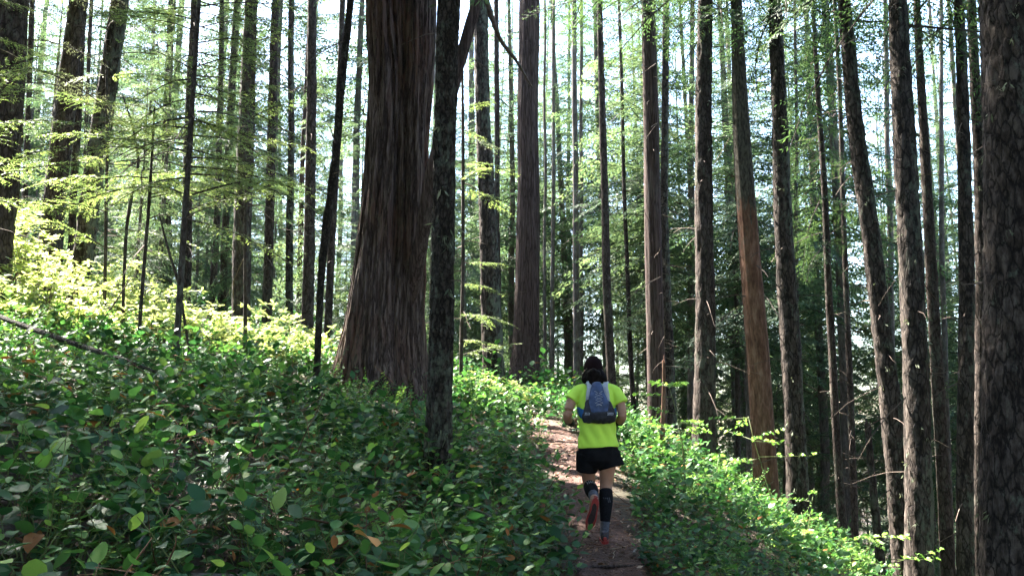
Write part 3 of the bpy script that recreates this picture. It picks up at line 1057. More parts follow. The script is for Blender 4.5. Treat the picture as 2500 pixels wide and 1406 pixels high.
TREES = [
    # label, depth, outline (u, v, width), bark, crown, extra
    ('broad dark trunk cut off by the left edge of the picture', 11, [(38, 0, 66), (12, 300, 74), (-10, 580, 80)], 'hemlock', 0, dict(seed=1, twigs=26, crown_z=6.0, crown_scale=1.0, kind_mesh=CROWN_FAR)),
    ('brown trunk leaning right behind the sunlit bush, second thick one from the left edge', 15, [(192, 0, 44), (166, 200, 48), (130, 545, 54)], 'hemlock', 1, dict(seed=2, crown_scale=1.75, crown_z=8.5, kind_mesh=CROWN_FAR)),
    ('slim trunk close against the right side of the second thick left trunk', 17, [(206, 0, 14), (190, 250, 18), (176, 590, 18)], 'hemlock', None, dict(seed=3)),
    ('strongly right-leaning trunk with a sunlit left edge above the bright bush', 13, [(294, 0, 42), (262, 220, 46), (230, 430, 47), (203, 640, 48)], 'fir', 2, dict(seed=4, twigs=16, crown_z=6.6, crown_scale=1.0, kind_mesh=CROWN_FAR)),
    ('very thin pole left of the strongly leaning trunk', 19, [(224, 0, 9), (216, 180, 9), (200, 560, 10)], 'thin', None, dict(seed=5, twigs=5)),
    ('thin trunk just right of the trunk at the left edge', 18, [(80, 0, 12), (70, 200, 14), (58, 540, 14)], 'hemlock', None, dict(seed=6, twigs=6)),
    ('mid grey trunk between the two tall saplings on the left', 20, [(418, 0, 16), (405, 350, 20), (408, 760, 26)], 'hemlock', 0, dict(seed=7)),
    ('brown trunk standing right behind the taller sapling', 17, [(474, 0, 18), (457, 450, 24), (452, 760, 28)], 'hemlock', 1, dict(seed=8)),
    ('slender trunk just left of the broad dark trunk left of the big cedar', 19, [(580, 0, 16), (562, 300, 18), (546, 700, 20)], 'hemlock', 2, dict(seed=9)),
    ('broad dark straight trunk halfway between the left edge and the big cedar', 15, [(612, 0, 30), (601, 350, 42), (588, 790, 46)], 'hemlock', 0, dict(seed=10, twigs=18, crown_scale=1.5, crown_z=7.0)),
    ('narrow grey trunk left of the broad dark straight trunk, low fork side', 20, [(540, 0, 12), (534, 480, 17), (518, 760, 18)], 'hemlock', None, dict(seed=11)),
    ('dark trunk first to the right of the broad dark straight trunk', 17, [(672, 0, 18), (662, 300, 22), (650, 800, 25)], 'hemlock', 1, dict(seed=12, twigs=20)),
    ('thin grey straight trunk, third to the left of the lichen-spotted leaning tree', 18, [(713, 0, 14), (706, 850, 20)], 'fir', None, dict(seed=13, twigs=22)),
    ('dark straight trunk just left of the lichen-spotted leaning tree', 16, [(765, 0, 22), (757, 400, 26), (748, 840, 31)], 'hemlock', 2, dict(seed=14, twigs=22)),
    ('thin reddish pole hugging the trunk left of the lichen-spotted leaning tree', 20, [(756, 0, 8), (740, 400, 12), (726, 840, 14)], 'purple', None, dict(seed=15, twigs=6)),
    ('slim crooked tree spotted with pale lichen leaning beside the big cedar', 9.5, [(860, 0, 17), (849, 100, 18), (835, 200, 20), (815, 400, 22), (798, 520, 24), (781, 650, 20), (774, 850, 17), (768, 990, 19)], 'mossy', 2, dict(seed=16, twigs=8, top=12, crown_z=5.6, crown_scale=.65, kind_mesh=CROWN_FAR)),
    ('plain thin trunk seen behind the lichen-spotted leaning tree', 17, [(836, 0, 14), (822, 400, 18), (802, 800, 20)], 'hemlock', 0, dict(seed=17)),
    ('mossy-barked slender tree in front of the big cedar, its base in the salal', 6.5, [(1094, 0, 56), (1088, 300, 54), (1086, 600, 55), (1080, 800, 60), (1074, 1000, 64), (1070, 1190, 72)], 'mossy', 1, dict(seed=18, twigs=5, twig_len=.4, nseg=52, dz=.02, top=17, crown_z=5.6, crown_scale=.9, kind_mesh=CROWN_FAR)),
    ('grey trunk with sunlit lower left edge right of the slender mossy tree', 18, [(1174, 0, 34), (1180, 300, 37), (1190, 500, 43), (1197, 700, 48), (1207, 950, 56)], 'fir', 1, dict(seed=19, twigs=12)),
    ('thin pole directly behind the grey trunk right of the slender mossy tree', 22, [(1213, 0, 12), (1217, 900, 15)], 'hemlock', None, dict(seed=20)),
    ('second cedar with reddish furrowed bark and flared base beside the trail bend', 20, [(1292, 0, 50), (1290, 300, 52), (1287, 700, 60), (1283, 860, 68), (1280, 915, 78), (1278, 955, 100)], 'purple', 2, dict(seed=21, twigs=10, nseg=48)),
    ('hair-thin pole just right of the second cedar', 26, [(1330, 0, 6), (1331, 950, 9)], 'far', None, dict(seed=22, twigs=8)),
    ('thin pale pole second to the right of the second cedar', 26, [(1353, 0, 8), (1348, 900, 11)], 'far', None, dict(seed=23, twigs=8)),
    ('narrow grey trunk above and left of the runner', 24, [(1402, 0, 12), (1407, 930, 17)], 'far', 0, dict(seed=24)),
    ('thin pale twin right beside the narrow trunk left of the runner', 26, [(1420, 0, 8), (1417, 930, 12)], 'far', None, dict(seed=25)),
    ('dark trunk rising straight behind the head of the runner', 19, [(1466, 0, 14), (1471, 300, 18), (1480, 700, 21), (1493, 940, 23)], 'hemlock', 1, dict(seed=26, twigs=24)),
    ('thin straight pole behind the right shoulder of the runner', 22, [(1511, 0, 8), (1525, 500, 10), (1546, 990, 13)], 'hemlock', None, dict(seed=27, twigs=16)),
    ('reddish brown trunk first to the right of the runner', 16, [(1584, 0, 34), (1592, 300, 38), (1598, 700, 42), (1607, 1050, 47)], 'purple', 2, dict(seed=28, twigs=30, twig_len=.45)),
    ('greyer trunk partly hidden behind the reddish trunk right of the runner', 18, [(1628, 0, 17), (1622, 500, 20), (1630, 800, 27), (1641, 1060, 31)], 'fir', None, dict(seed=29)),
    ('faint grey pole left of the dark upright trunk right of the runner', 23, [(1690, 0, 12), (1686, 950, 18)], 'far', 0, dict(seed=30)),
    ('dark upright trunk second thick one to the right of the runner', 14, [(1724, 0, 38), (1718, 300, 40), (1720, 700, 47), (1716, 1115, 60)], 'hemlock', 0, dict(seed=31, twigs=20)),
    ('thin black pole left of the orange trunk', 22, [(1802, 0, 8), (1797, 700, 11), (1801, 1010, 12)], 'thin', None, dict(seed=33)),
    ('rough grey trunk just right of the orange trunk', 13.5, [(1888, 0, 33), (1904, 350, 41), (1922, 700, 47), (1947, 1240, 56)], 'fir', 1, dict(seed=34, twigs=26)),
    ('very thin twiggy pole right of the rough grey trunk by the orange one', 19, [(1941, 0, 7), (1948, 900, 10)], 'thin', None, dict(seed=35, twigs=34, twig_len=.6)),
    ('narrow dark trunk with green boughs near its top, right of the twiggy pole', 16, [(1985, 0, 9), (2000, 250, 13), (2022, 700, 18), (2053, 1220, 22)], 'hemlock', 2, dict(seed=36, twigs=24, crown_z=5.4, crown_scale=.55)),
    ('rough trunk leaning left, first of the thick trunks in the right quarter', 12, [(2060, 0, 32), (2085, 250, 38), (2110, 450, 42), (2138, 700, 47), (2172, 1000, 51), (2206, 1395, 56)], 'fir', 0, dict(seed=37, twigs=22)),
    ('thickest straight dark trunk in the right quarter with pale streaks', 11, [(2192, 0, 46), (2210, 350, 54), (2228, 700, 60), (2246, 1385, 69)], 'fir', 1, dict(seed=38, twigs=18)),
    ('thinner trunk tucked behind the pale-streaked dark trunk', 13, [(2240, 0, 18), (2258, 400, 24), (2279, 700, 29), (2313, 1330, 35)], 'hemlock', None, dict(seed=39)),
    ('slim trunk with sunlit bark left of the huge right edge trunk', 11.5, [(2343, 0, 24), (2352, 350, 30), (2360, 700, 36), (2356, 1390, 43)], 'fir', 2, dict(seed=40, twigs=20)),
    ('dark trunk half hidden by the huge right edge trunk', 13, [(2374, 0, 22), (2393, 400, 30), (2400, 700, 34), (2386, 1390, 41)], 'fir', 0, dict(seed=41)),
    ('huge rough trunk cut off by the right edge of the picture', 7, [(2464, 0, 134), (2471, 250, 136), (2479, 700, 142), (2476, 1420, 152)], 'fir', 1, dict(seed=42, twigs=5, twig_len=.35, nseg=64, dz=.022, crown_z=8)),
    ('thin trunk left of the leaning rough trunk, low among the saplings', 17, [(2040, 0, 9), (2065, 703, 14), (2090, 1320, 18)], 'hemlock', None, dict(seed=43, twigs=24)),
    ('faint trunk between the leaning rough trunk and the pale-streaked trunk', 22, [(2160, 0, 11), (2175, 700, 15), (2186, 1350, 17)], 'far', 2, dict(seed=44)),
    ('faint thin pole right of the pale-streaked dark trunk', 20, [(2296, 0, 9), (2300, 700, 13), (2322, 1310, 15)], 'far', None, dict(seed=45)),
]
ROOTS = []
for lb, dp, pts, bk, cr, kw in TREES:
    ROOTS.append(tree('conifer_tree', lb, dp, pts, bk, cr, **kw))
# dry boughs hung with pale lichen on the trunk at the left edge
rng = np.random.default_rng(37)
V, Q, Mi, T = bough_arrays(rng, 1.5, .07, .05, .07, .010, droop=.30, width=.34)
DRY = make_mesh('dry_bough', V, Q, None, [M_lichen, BK['thin']], Mi, False, np.clip(T + .3, 0, 1))
for k in range(9):
    z = rng.uniform(3.2, 5.4)
    db = obj('dry_bough', DRY, ROOTS[0], (.10 + .03 * z, -.05, z), (rng.normal(0, .3), rng.normal(.05, .15), rng.uniform(-1.2, .7)), rng.uniform(.7, 1.1))
    db['label'] = 'dry bough hung with pale lichen'

# the great cedar
ced = [(970, 0, 172), (970, 200, 160), (960, 380, 160), (955, 500, 172), (945, 600, 182), (940, 700, 198), (931, 850, 218), (924, 950, 236), (918, 1010, 262)]
tree('cedar_tree', 'massive old cedar with deeply furrowed fibrous reddish bark', 11, ced, 'cedar', 0, seed=77, twigs=0, top=26, nseg=260, dz=.03, crown_z=6.6, crown_scale=1.0, kind_mesh=CROWN_FAR)
# the trunk whose bark has come off: orange wood below, old grey bark above
tree('cedar_tree', 'orange-brown trunk stripped of its bark, right of the runner', 14, [(1795, 0, 26), (1806, 180, 36), (1814, 350, 44), (1823, 500, 49), (1838, 700, 52), (1871, 1200, 60)], 'stripped', 1, seed=78, twigs=8, nseg=40, crown_scale=.9)


def pole(name, label, depth, pts, mat, category, n=10, wob=.25, seed=1, group=None, twigs=0):
    """a stem or log of any direction, given from its low end to its far end"""
    ds = depth if hasattr(depth, '__len__') else [depth] * len(pts)
    P = np.array([look(u, v, d) for (u, v, w), d in zip(pts, ds)])
    r = np.array([px_size(w, v, d) * .5 for (u, v, w), d in zip(pts, ds)])
    t = np.linspace(0, 1, len(pts))
    tq_ = np.linspace(0, 1, len(pts) * 9)
    Pi = np.stack([np.interp(tq_, t, P[:, k]) for k in range(3)], -1)
    ri = np.interp(tq_, t, r)
    for _ in range(6):
        Pi[1:-1] = (Pi[:-2] + 2 * Pi[1:-1] + Pi[2:]) / 4
    o0 = Pi[0].copy()
    V, Q = tube_arrays(Pi - o0, ri, n, wob, seed)
    root = obj(name, make_mesh(name, V, Q, None, [mat]), loc=o0)
    tag(root, label, category, group)
    return root, Pi - o0, ri


def root_down(u, v, depth, w):
    """extend a stem's foot into the soil"""
    p = look(u, v, depth)
    return p
# ------------------------------------------------------------------ leaning dead trunk, saplings, fallen wood
def grounded(pts, depth):
    """add a foot below the ground to an outline given from the low end up"""
    u, v, w = pts[0]
    p = look(u, v, depth)
    zb = gz(p[0], p[1]) - .3
    vv = v
    while look(u, vv, depth)[2] > zb and vv < 3000:
        vv += 10
    return [(u + (vv - v) * (pts[0][0] - pts[1][0]) / (pts[0][1] - pts[1][1]) * .5, vv, w * 1.15)] + pts


pole('leaning_dead_trunk', 'bare dead trunk leaning out right from the flank of the big cedar', [10.9, 10.7, 10.55, 10.4, 10.3, 10.2, 10.2, 10.2, 10.2],
     [(985, 780, 30), (1010, 690, 36), (1030, 580, 36), (1056, 420, 34), (1085, 300, 32), (1118, 170, 29), (1166, 0, 27), (1215, -170, 20), (1262, -340, 8)], BK['purple'], 'dead trunk', n=14, wob=.12, seed=4)
pole('drooping_branch', 'long dark bare branch drooping to the right past the second cedar top', [10.2, 10.25, 10.35, 10.45, 10.55], [(1178, -45, 15), (1198, 40, 13), (1225, 105, 10), (1262, 150, 8), (1300, 215, 4)], M_twig, 'branch', n=6, seed=5)
pole('fallen_branch', 'long thin dark fallen branch slanting across the sunlit left bank', [8, 7.2, 6.6, 6.1, 5.7], [(-60, 750, 11), (60, 797, 13), (180, 838, 13), (290, 874, 11), (380, 908, 7)], BK['mossy'], 'fallen branch', n=8, wob=.2, seed=6)
pole('fallen_log', 'short brown fallen log in the leaves left of the big cedar', [9.6, 9.5, 9.4], [(520, 868, 20), (590, 893, 22), (660, 918, 19)], BK['hemlock'], 'fallen log', n=10, wob=.2, seed=7)


def lying(name, label, x0, y0, ang, length, rad, lift, mat, seed, category='stick'):
    q = np.linspace(0, 1, 14)
    rg = np.random.default_rng(seed)
    x = x0 + math.cos(ang) * length * q + .02 * np.sin(q * 7 + seed)
    y = y0 + math.sin(ang) * length * q + .02 * np.cos(q * 6 + seed)
    z = ground_z(x, y)
    z = np.polyval(np.polyfit(q, z, 2), q) + lift
    P = np.stack([x, y, z], -1)
    o0 = P[0].copy()
    V, Q = tube_arrays(P - o0, rad * np.linspace(1, .55, 14), 7, .25, seed)
    return tag(obj(name, make_mesh(name, V, Q, None, [mat]), loc=o0), label, category)


lying('dead_stick', 'short weathered grey stick among the leaves near the lower left', -1.62, 3.75, -.95, .42, .018, .12, M_palewood, 3)
lying('dead_stick', 'long bleached stick low at the bottom edge left of the middle', -1.12, 3.15, .45, .75, .016, .14, M_palewood, 8)
lying('dead_stick', 'bent grey stick lying on the right edge of the trail', .95, 7.2, 1.2, .55, .012, .05, M_palewood, 9)
lying('dead_stick', 'thin pale stick poking from the leaves right of the slender mossy tree', -.35, 5.6, .5, .5, .007, .20, M_palewood, 12)


def root_across(label, x0, y0, x1, y1, rad, seed):
    q = np.linspace(0, 1, 16)
    x = x0 + (x1 - x0) * q + .03 * np.sin(q * 9 + seed)
    y = y0 + (y1 - y0) * q + .05 * np.sin(q * 6 + seed)
    z = ground_z(x, y) + .012 + .018 * np.sin(q * math.pi)
    z[0] -= .05
    z[-1] -= .05
    P = np.stack([x, y, z], -1)
    o0 = P[0].copy()
    V, Q = tube_arrays(P - o0, rad * (.7 + .3 * np.sin(q * 5 + seed)), 8, .3, seed)
    tag(obj('tree_root', make_mesh('tree_root', V, Q, None, [BK['purple']]), loc=o0), label, 'root')


root_across('knobbly root crossing the trail below the foot of the runner', .40, 6.75, 1.15, 7.1, .022, 1)
root_across('thin root running along the left edge of the trail ahead of the runner', .42, 9.4, .98, 9.9, .018, 2)
root_across('dark root low in the trail at the bottom edge', .35, 6.1, .98, 6.25, .016, 3)


def broken_stub(label, depth, pts, bark, seed, n=14):
    tree('broken_stub', label, depth, pts, bark, None, seed=seed, twigs=9, twig_len=.5, top=None, category='stub', nseg=n, dz=.03, broken=True, style='purple')


broken_stub('short broken dead stub with pale twigs before the leaning rough trunk', 13, [(2119, 1036, 14), (2131, 1180, 19), (2152, 1395, 24)], 'hemlock', 91)
broken_stub('thin reddish broken stub in front of the reddish trunk right of the runner', 12, [(1622, 882, 7), (1620, 960, 10), (1614, 1060, 13)], 'stripped', 92, 10)


def sapling(label, depth, pts, top, boughs, seed, scale=1.0):
    root = tree('young_hemlock', label, depth, pts, 'thin', None, seed=seed, twigs=16, twig_len=.8, top=top, nseg=12, dz=.06)
    base = np.array(root.location)
    C, r = tree_line(depth, pts, top)
    rg = np.random.default_rng(seed)
    for (v, az, sc_) in boughs:
        z = look(pts[0][0], v, depth)[2]
        p = np.array([np.interp(z, C[:, 2], C[:, k]) for k in (0, 1)] + [z]) - base
        obj('bough', SPRAY[int(rg.integers(5))], root, p, (rg.normal(0, .2), -rg.normal(.10, .14), R(az) + rg.normal(0, .15)), sc_ * scale * rg.uniform(.85, 1.15))
    return root


rg = np.random.default_rng(3)
def bough_set(v0, v1, n, az0, az1, s0, s1):
    return [(v0 + (v1 - v0) * (k + rg.uniform(0, 1)) / n, rg.uniform(az0, az1), s0 + (s1 - s0) * (k / n)) for k in range(n)]


sapling('tall thin hemlock sapling with bright feathery boughs, right one of two', 9.0, [(494, -60, 9), (470, 250, 12), (450, 560, 15), (430, 930, 16)], 6.6,
        bough_set(-60, 560, 18, -60, 60, .75, 1.0) + bough_set(-80, 480, 15, 120, 240, .7, 1.0) + bough_set(0, 420, 6, 60, 120, .7, .9), 51)
sapling('thin hemlock sapling rising from the sunlit slope, left one of two', 9.6, [(374, 262, 5), (356, 560, 9), (338, 900, 10)], None,
        bough_set(270, 470, 8, 130, 240, .5, .85) + bough_set(280, 520, 6, -60, 60, .5, .8), 52)
sapling('feathery young hemlock in front of the broad dark straight trunk', 11.5, [(620, 60, 5), (606, 420, 8), (596, 820, 10)], None,
        bough_set(60, 520, 12, 130, 250, .5, .95) + bough_set(80, 520, 9, -70, 50, .5, .9), 53)
sapling('small hemlock with drooping green boughs behind the slender mossy tree', 12.5, [(1128, 120, 6), (1130, 500, 9), (1128, 950, 10)], None,
        bough_set(260, 480, 6, -70, 60, .5, .8) + bough_set(640, 900, 6, -80, 80, .6, .85), 54)
sapling('young hemlock low between the strongly leaning trunk and the left sapling', 12, [(262, 150, 5), (258, 420, 8), (250, 820, 9)], None,
        bough_set(160, 620, 9, 120, 250, .6, 1.0) + bough_set(160, 620, 9, -60, 70, .6, 1.0), 55)
sapling('young hemlock at the far left edge before the broad dark trunk', 9, [(-40, -60, 9), (-46, 300, 10), (-52, 800, 12)], 6.0,
        bough_set(-60, 520, 12, -60, 60, .6, 1.0), 56)
pole('crooked_stem', 'crooked bare stem leaning right between the two tall saplings', 10.5, grounded([(302, 690, 8), (308, 560, 9), (322, 470, 9), (340, 395, 7), (322, 300, 5), (300, 235, 3)], 10.5), BK['thin'], 'stem', n=6, seed=8)
pole('crooked_stem', 'forked bare stem bending over the low bushes below the saplings', 10.5, grounded([(436, 690, 7), (420, 640, 7), (404, 585, 6), (388, 520, 4)], 10.5), BK['thin'], 'stem', n=6, seed=9)
pole('bare_twig', 'thin bare twig curving over the bright bush on the left', 9.5, [(190, 822, 3), (240, 796, 5), (280, 740, 4), (318, 680, 3)], M_twig, 'twig', n=5, seed=10)

# ------------------------------------------------------------------ rhododendron bushes
RH = ((0, .12), (.25, .62), (.55, 1.0), (.82, .62), (1, .03))


def bush_mesh(rng, height, width, n_w):
    Gl, Gs = Geo(), Geo()
    for k in range(n_w):
        a = rng.uniform(0, 6.283)
        rr = width * math.sqrt(rng.uniform(0, 1))
        zt_ = height * (1 - .55 * (rr / width) ** 2) * rng.uniform(.45, 1.05)
        tip = np.array([rr * math.cos(a), rr * math.sin(a), zt_])
        q = np.linspace(0, 1, 4)[:, None]
        foot = np.array([rng.normal(0, .12), rng.normal(0, .12), 0]) + np.array([tip[0], tip[1], 0]) * .35
        P = foot * (1 - q) + tip * q + np.array([0, 0, .12]) * q * (1 - q)
        if k % 2 == 0:
            V, Q = tube_arrays(P, np.linspace(.008, .003, 4), 3, cap=False)
            Gs.add(V, Q)
        m_ = int(rng.integers(6, 10))
        tn = np.clip(rng.normal(.45 + .25 * zt_ / height, .18), 0, 1)
        for j in range(m_):
            L = rng.uniform(.075, .125)
            V, Q = leaf_arrays(L, L * rng.uniform(.34, .46), rng.uniform(0, .3), rng.uniform(0, .3), RH)
            V = V @ rot_zyx(j * 6.283 / m_ + rng.normal(0, .25), rng.normal(.25, .32), rng.normal(0, .25)).T + tip - [0, 0, rng.uniform(0, .05)]
            Gl.add(V, Q, 0, np.clip(tn + rng.normal(0, .1), 0, 1))
    return Gl.build('foliage', [M_rhodo]), Gs.build('stems', [M_twig])


rng = np.random.default_rng(41)
BUSH = [bush_mesh(rng, 1.5, .95, 110), bush_mesh(rng, 1.3, .85, 95), bush_mesh(rng, .85, .75, 75), bush_mesh(rng, .75, .65, 62)]


def bush(label, group, x, y, which, s):
    root = bpy.data.objects.new('rhododendron_bush', None)
    COL.objects.link(root)
    root.location = (x, y, gz(x, y) - .05)
    tag(root, label, 'bush', group)
    rz = random.uniform(0, 6.28)
    obj('foliage', BUSH[which][0], root, rot=(0, 0, rz), scale=s)
    obj('stems', BUSH[which][1], root, rot=(0, 0, rz), scale=s)


for (x, y, w_, s) in [(-7.9, 13.2, 0, 1.0), (-7.2, 12.3, 1, 1.05), (-6.4, 12.0, 0, .8), (-6.9, 10.9, 1, .85), (-5.9, 11.0, 1, .72), (-8.2, 12.0, 0, .95), (-5.4, 12.4, 1, .7), (-6.2, 13.4, 0, .75), (-6.3, 9.9, 2, .9), (-5.2, 10.4, 2, .8), (-7.6, 11.2, 1, .8), (-4.9, 11.2, 2, .95), (-5.7, 9.6, 3, .8)]:
    bush('tall pale green rhododendron bush blazing in the sun at the left edge', 'tall sunlit bushes at the left edge', x, y, w_, s * 1.22)
for (x, y, w_, s) in [(-4.6, 11.6, 2, .9), (-4.0, 12.1, 3, 1.0), (-3.6, 11.3, 3, .8), (-3.3, 12.4, 2, 1.0), (-2.9, 11.5, 3, .85), (-2.6, 12.6, 2, .9), (-4.9, 13.2, 2, 1.1), (-3.9, 13.6, 2, 1.1), (.0, 15.2, 3, .8), (-.5, 13.4, 3, .7)]:
    bush('low yellow-green bush in the sun between the saplings and the trail bend', 'low sunlit bushes behind the bank', x, y, w_, s)

# ------------------------------------------------------------------ vine maple saplings on the right shoulder of the trail
def maple_leaf(Ls):
    a = np.radians([180, 120, 95, 68, 50, 28, 14, 0, -14, -28, -50, -68, -95, -120])
    rr = np.array([.08, .42, .36, .72, .50, .92, .62, 1.0, .62, .92, .50, .72, .36, .42]) * Ls * .62
    V = np.stack([rr * np.cos(a) + .3 * Ls, rr * np.sin(a), -.06 * Ls * (rr / Ls) ** 2 + np.abs(np.sin(a)) * .03], -1)
    V = np.concatenate([[[.3 * Ls, 0, .01]], V])
    n_ = len(a)
    Q = [[0, 1 + k, 1 + (k + 1) % n_, 1 + (k + 2) % n_] for k in range(0, n_, 2)]
    return V, np.array(Q)


def maple(label, group, x, y, top, seed, spread=.45):
    rg = np.random.default_rng(seed)
    z0 = gz(x, y)
    h = max(.4, top - z0)
    root = bpy.data.objects.new('maple_sapling', None)
    COL.objects.link(root)
    root.location = (x, y, z0)
    tag(root, label, 'sapling', group)
    q = np.linspace(0, 1, 7)
    P = np.stack([.12 * h * np.sin(q * 2 + seed), .1 * h * q, h * q], -1)
    P[0, 2] -= .1
    Gs, Gl = Geo(), Geo()
    V, Q = tube_arrays(P, np.linspace(.009, .003, 7), 5)
    Gs.add(V, Q)
    for k in range(int(5 + 4 * h)):
        t = rg.uniform(.35, 1)
        p0 = np.array([np.interp(t, q, P[:, j]) for j in range(3)])
        a = rg.uniform(0, 6.28)
        L = spread * rg.uniform(.5, 1.1)
        d = np.array([math.cos(a), math.sin(a), rg.normal(.05, .15)])
        V, Q = tube_arrays(np.array([p0, p0 + d * L * .5, p0 + d * L]), [.004, .003, .0015], 3, cap=False)
        Gs.add(V, Q)
        for tt_ in np.linspace(.35, 1, 4):
            for sd in (-1, 1):
                V, Q = maple_leaf(rg.uniform(.055, .10))
                V = V @ rot_zyx(a + sd * rg.uniform(.5, 1.2), rg.normal(0, .25), rg.normal(0, .25)).T + p0 + d * L * tt_
                Gl.add(V, Q, 0, np.clip(rg.normal(.5, .2), 0, 1))
    obj('stem', Gs.build('stem', [M_stem]), root)
    obj('foliage', Gl.build('foliage', [M_maple]), root)


maple('small maple sapling by the thin reddish stub', None, 1.62, 9.2, 1.92, 1)
maple('maple sapling spreading its leaves in front of the orange trunk', None, 2.85, 10.2, 1.6, 2, .6)
for k, (x, y, tp) in enumerate([(2.25, 9.6, 1.15), (3.35, 10.1, .8), (3.7, 9.6, .4), (1.9, 10.4, 1.45), (2.9, 9.0, .65)]):
    maple('low leafy maple seedling on the right shoulder of the trail', 'maple seedlings on the right shoulder', x, y, tp, 10 + k, .4)
maple('leafy maple sapling at the foot of the left-leaning rough trunk', None, 3.85, 9.2, .2, 21, .55)
maple('bright maple sapling low at the bottom right corner', None, 3.55, 7.4, .02, 22, .5)

# ------------------------------------------------------------------ distant forest
rng = np.random.default_rng(61)
FAR_TRUNK = []
for k in range(4):
    z = np.array([-.6, 0, 3, 8, 15, 24])
    C = np.stack([np.cumsum(rng.normal(0, .08, 6)), np.cumsum(rng.normal(0, .08, 6)), z], -1)
    FAR_TRUNK.append(trunk_mesh('far_trunk', C, np.array([.24, .20, .18, .15, .10, .03]), BK['far'], 'fir', 200 + k, 12, .25, 16))
FAR_TWIG = []
for k in range(3):
    FAR_TWIG.append(dead_twigs(rng, np.array([[0, 0, 0], [0, 0, 16.]]), np.array([.18, .12]), 1.5, 11, 46, 1.3))
placed = []


def far_tree(x, y, s, cz, label, group, crown):
    z0 = gz(x, y)
    root = bpy.data.objects.new('conifer_tree', None)
    COL.objects.link(root)
    root.location = (x, y, z0)
    root.rotation_euler = (rng.normal(0, .018), rng.normal(0, .018), rng.uniform(0, 6.28))
    tag(root, label, 'tree', group)
    obj('trunk', FAR_TRUNK[int(rng.integers(4))], root, scale=(s * rng.uniform(.4, .95),) * 2 + (s,))
    obj('dead_twigs', FAR_TWIG[int(rng.integers(3))], root, rot=(0, 0, rng.uniform(0, 6.28)), scale=s * .9, kind='stuff')
    obj('crown', CROWN_FAR[crown % 4], root, (0, 0, cz), (0, 0, rng.uniform(0, 6.28)), (s * 1.15, s * 1.15, s * rng.uniform(.9, 1.1)))


N_FAR, tries = 0, 0
while N_FAR < 158 and tries < 6000:
    tries += 1
    y = 21 + 49 * rng.uniform(0, 1) ** 1.1
    x = rng.uniform(-.86, .82) * y
    if any((x - a) ** 2 + (y - b) ** 2 < (2.3 if y < 40 else 3.0) ** 2 for a, b in placed):
        continue
    if (y < 26 and abs(x) < 2.5) or (y < 27 and -19 < x < 1):
        continue
    placed.append((x, y))
    cz = rng.uniform(1.6, 7.0)
    if y < 30:
        cz = rng.uniform(2.5, 8)
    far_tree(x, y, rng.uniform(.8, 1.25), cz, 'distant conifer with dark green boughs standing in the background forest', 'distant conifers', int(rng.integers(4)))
    N_FAR += 1


k_r = 0
while k_r < 9:
    y = rng.uniform(18.5, 36)
    x = rng.uniform(.12, .62) * y
    if any((x - a) ** 2 + (y - b) ** 2 < 1.9 ** 2 for a, b in placed):
        continue
    placed.append((x, y))
    far_tree(x, y, rng.uniform(.7, 1.0), rng.uniform(2.5, 7.0), 'distant conifer with dark green boughs standing in the background forest', 'distant conifers', k_r)
    k_r += 1


def young_conifer(x, y, s, k, label, group):
    z0 = gz(x, y)
    root = bpy.data.objects.new('young_conifer', None)
    COL.objects.link(root)
    root.location = (x, y, z0)
    tag(root, label, 'tree', group)
    obj('trunk', FAR_TRUNK[k % 4], root, scale=(.28 * s, .28 * s, .27 * s))
    obj('crown', CROWN_YOUNG[k % 3], root, (0, 0, .5 * s), (0, 0, rng.uniform(0, 6.28)), s)


for k, (x, y, s_) in enumerate([(-9.2, 17.2, 1.0), (-7.6, 18.6, 1.15), (-6.9, 16.2, .75), (-5.6, 18.2, 1.1), (-4.4, 19.2, 1.0), (-3.2, 18.0, .8), (-8.6, 20.4, 1.3), (-1.9, 20.5, .9), (-1.35, 25.5, 1.25), (-.9, 28.5, 1.5)]):
    placed.append((x, y))
    young_conifer(x, y, s_, k, 'bushy young conifer behind the saplings on the left slope', 'young conifers on the left slope')
n_y = 0
while n_y < 70:
    y = 18 + 34 * rng.uniform(0, 1)
    x = rng.uniform(-.66, .70) * y
    if -2 < x < 5 or (x > 5 and rng.random() < .55) or (abs(x) < 4 and y < 24) or (y < 23 and -12 < x < 1):
        continue
    if any((x - a) ** 2 + (y - b) ** 2 < 1.6 ** 2 for a, b in placed):
        continue
    placed.append((x, y))
    young_conifer(x, y, rng.uniform(.55, 1.15) * (1 if y < 26 else 1.5), n_y, 'small bushy conifer growing low among the background trunks', 'small background conifers')
    n_y += 1

# the forest goes on unseen: trees added outside the picture to shade the foreground
rng = np.random.default_rng(71)
protos = []
for k in range(3):
    G = Geo()
    src = CROWN_FAR[k]
    nv = len(src.vertices)
    V = np.empty(nv * 3, np.float32)
    src.vertices.foreach_get('co', V)
    Q = np.empty(len(src.loops), np.int32)
    src.loops.foreach_get('vertex_index', Q)
    Mi = np.empty(len(src.polygons), np.int32)
    src.polygons.foreach_get('material_index', Mi)
    T = np.empty(len(src.polygons), np.float32)
    src.attributes['tint'].data.foreach_get('value', T)
    V = V.reshape(-1, 3) * [1.12, 1.12, .95] + [0, 0, 7.0]
    G.add(V, Q.reshape(-1, 4), 0)
    G.m[-1], G.t[-1] = Mi, T
    V, Q = tube_arrays(np.array([[0, 0, -.5], [0, 0, 3], [0, .05, 10], [0, 0, 21]]), [.24, .2, .14, .03], 10)
    G.add(V, Q, 1)
    protos.append(G.build('forest_kind', [M_needle, BK['far']], False))
pts = []
def in_view(x, y, m_=2.6):
    return y > -1 and abs(x) < y * .60 + m_
def sun_gap(x, y):
    """a gap kept clear of the unseen trees so the sun reaches the slope"""
    return -26 < x < -8.5 and 13.0 < y < 27
tries = 0
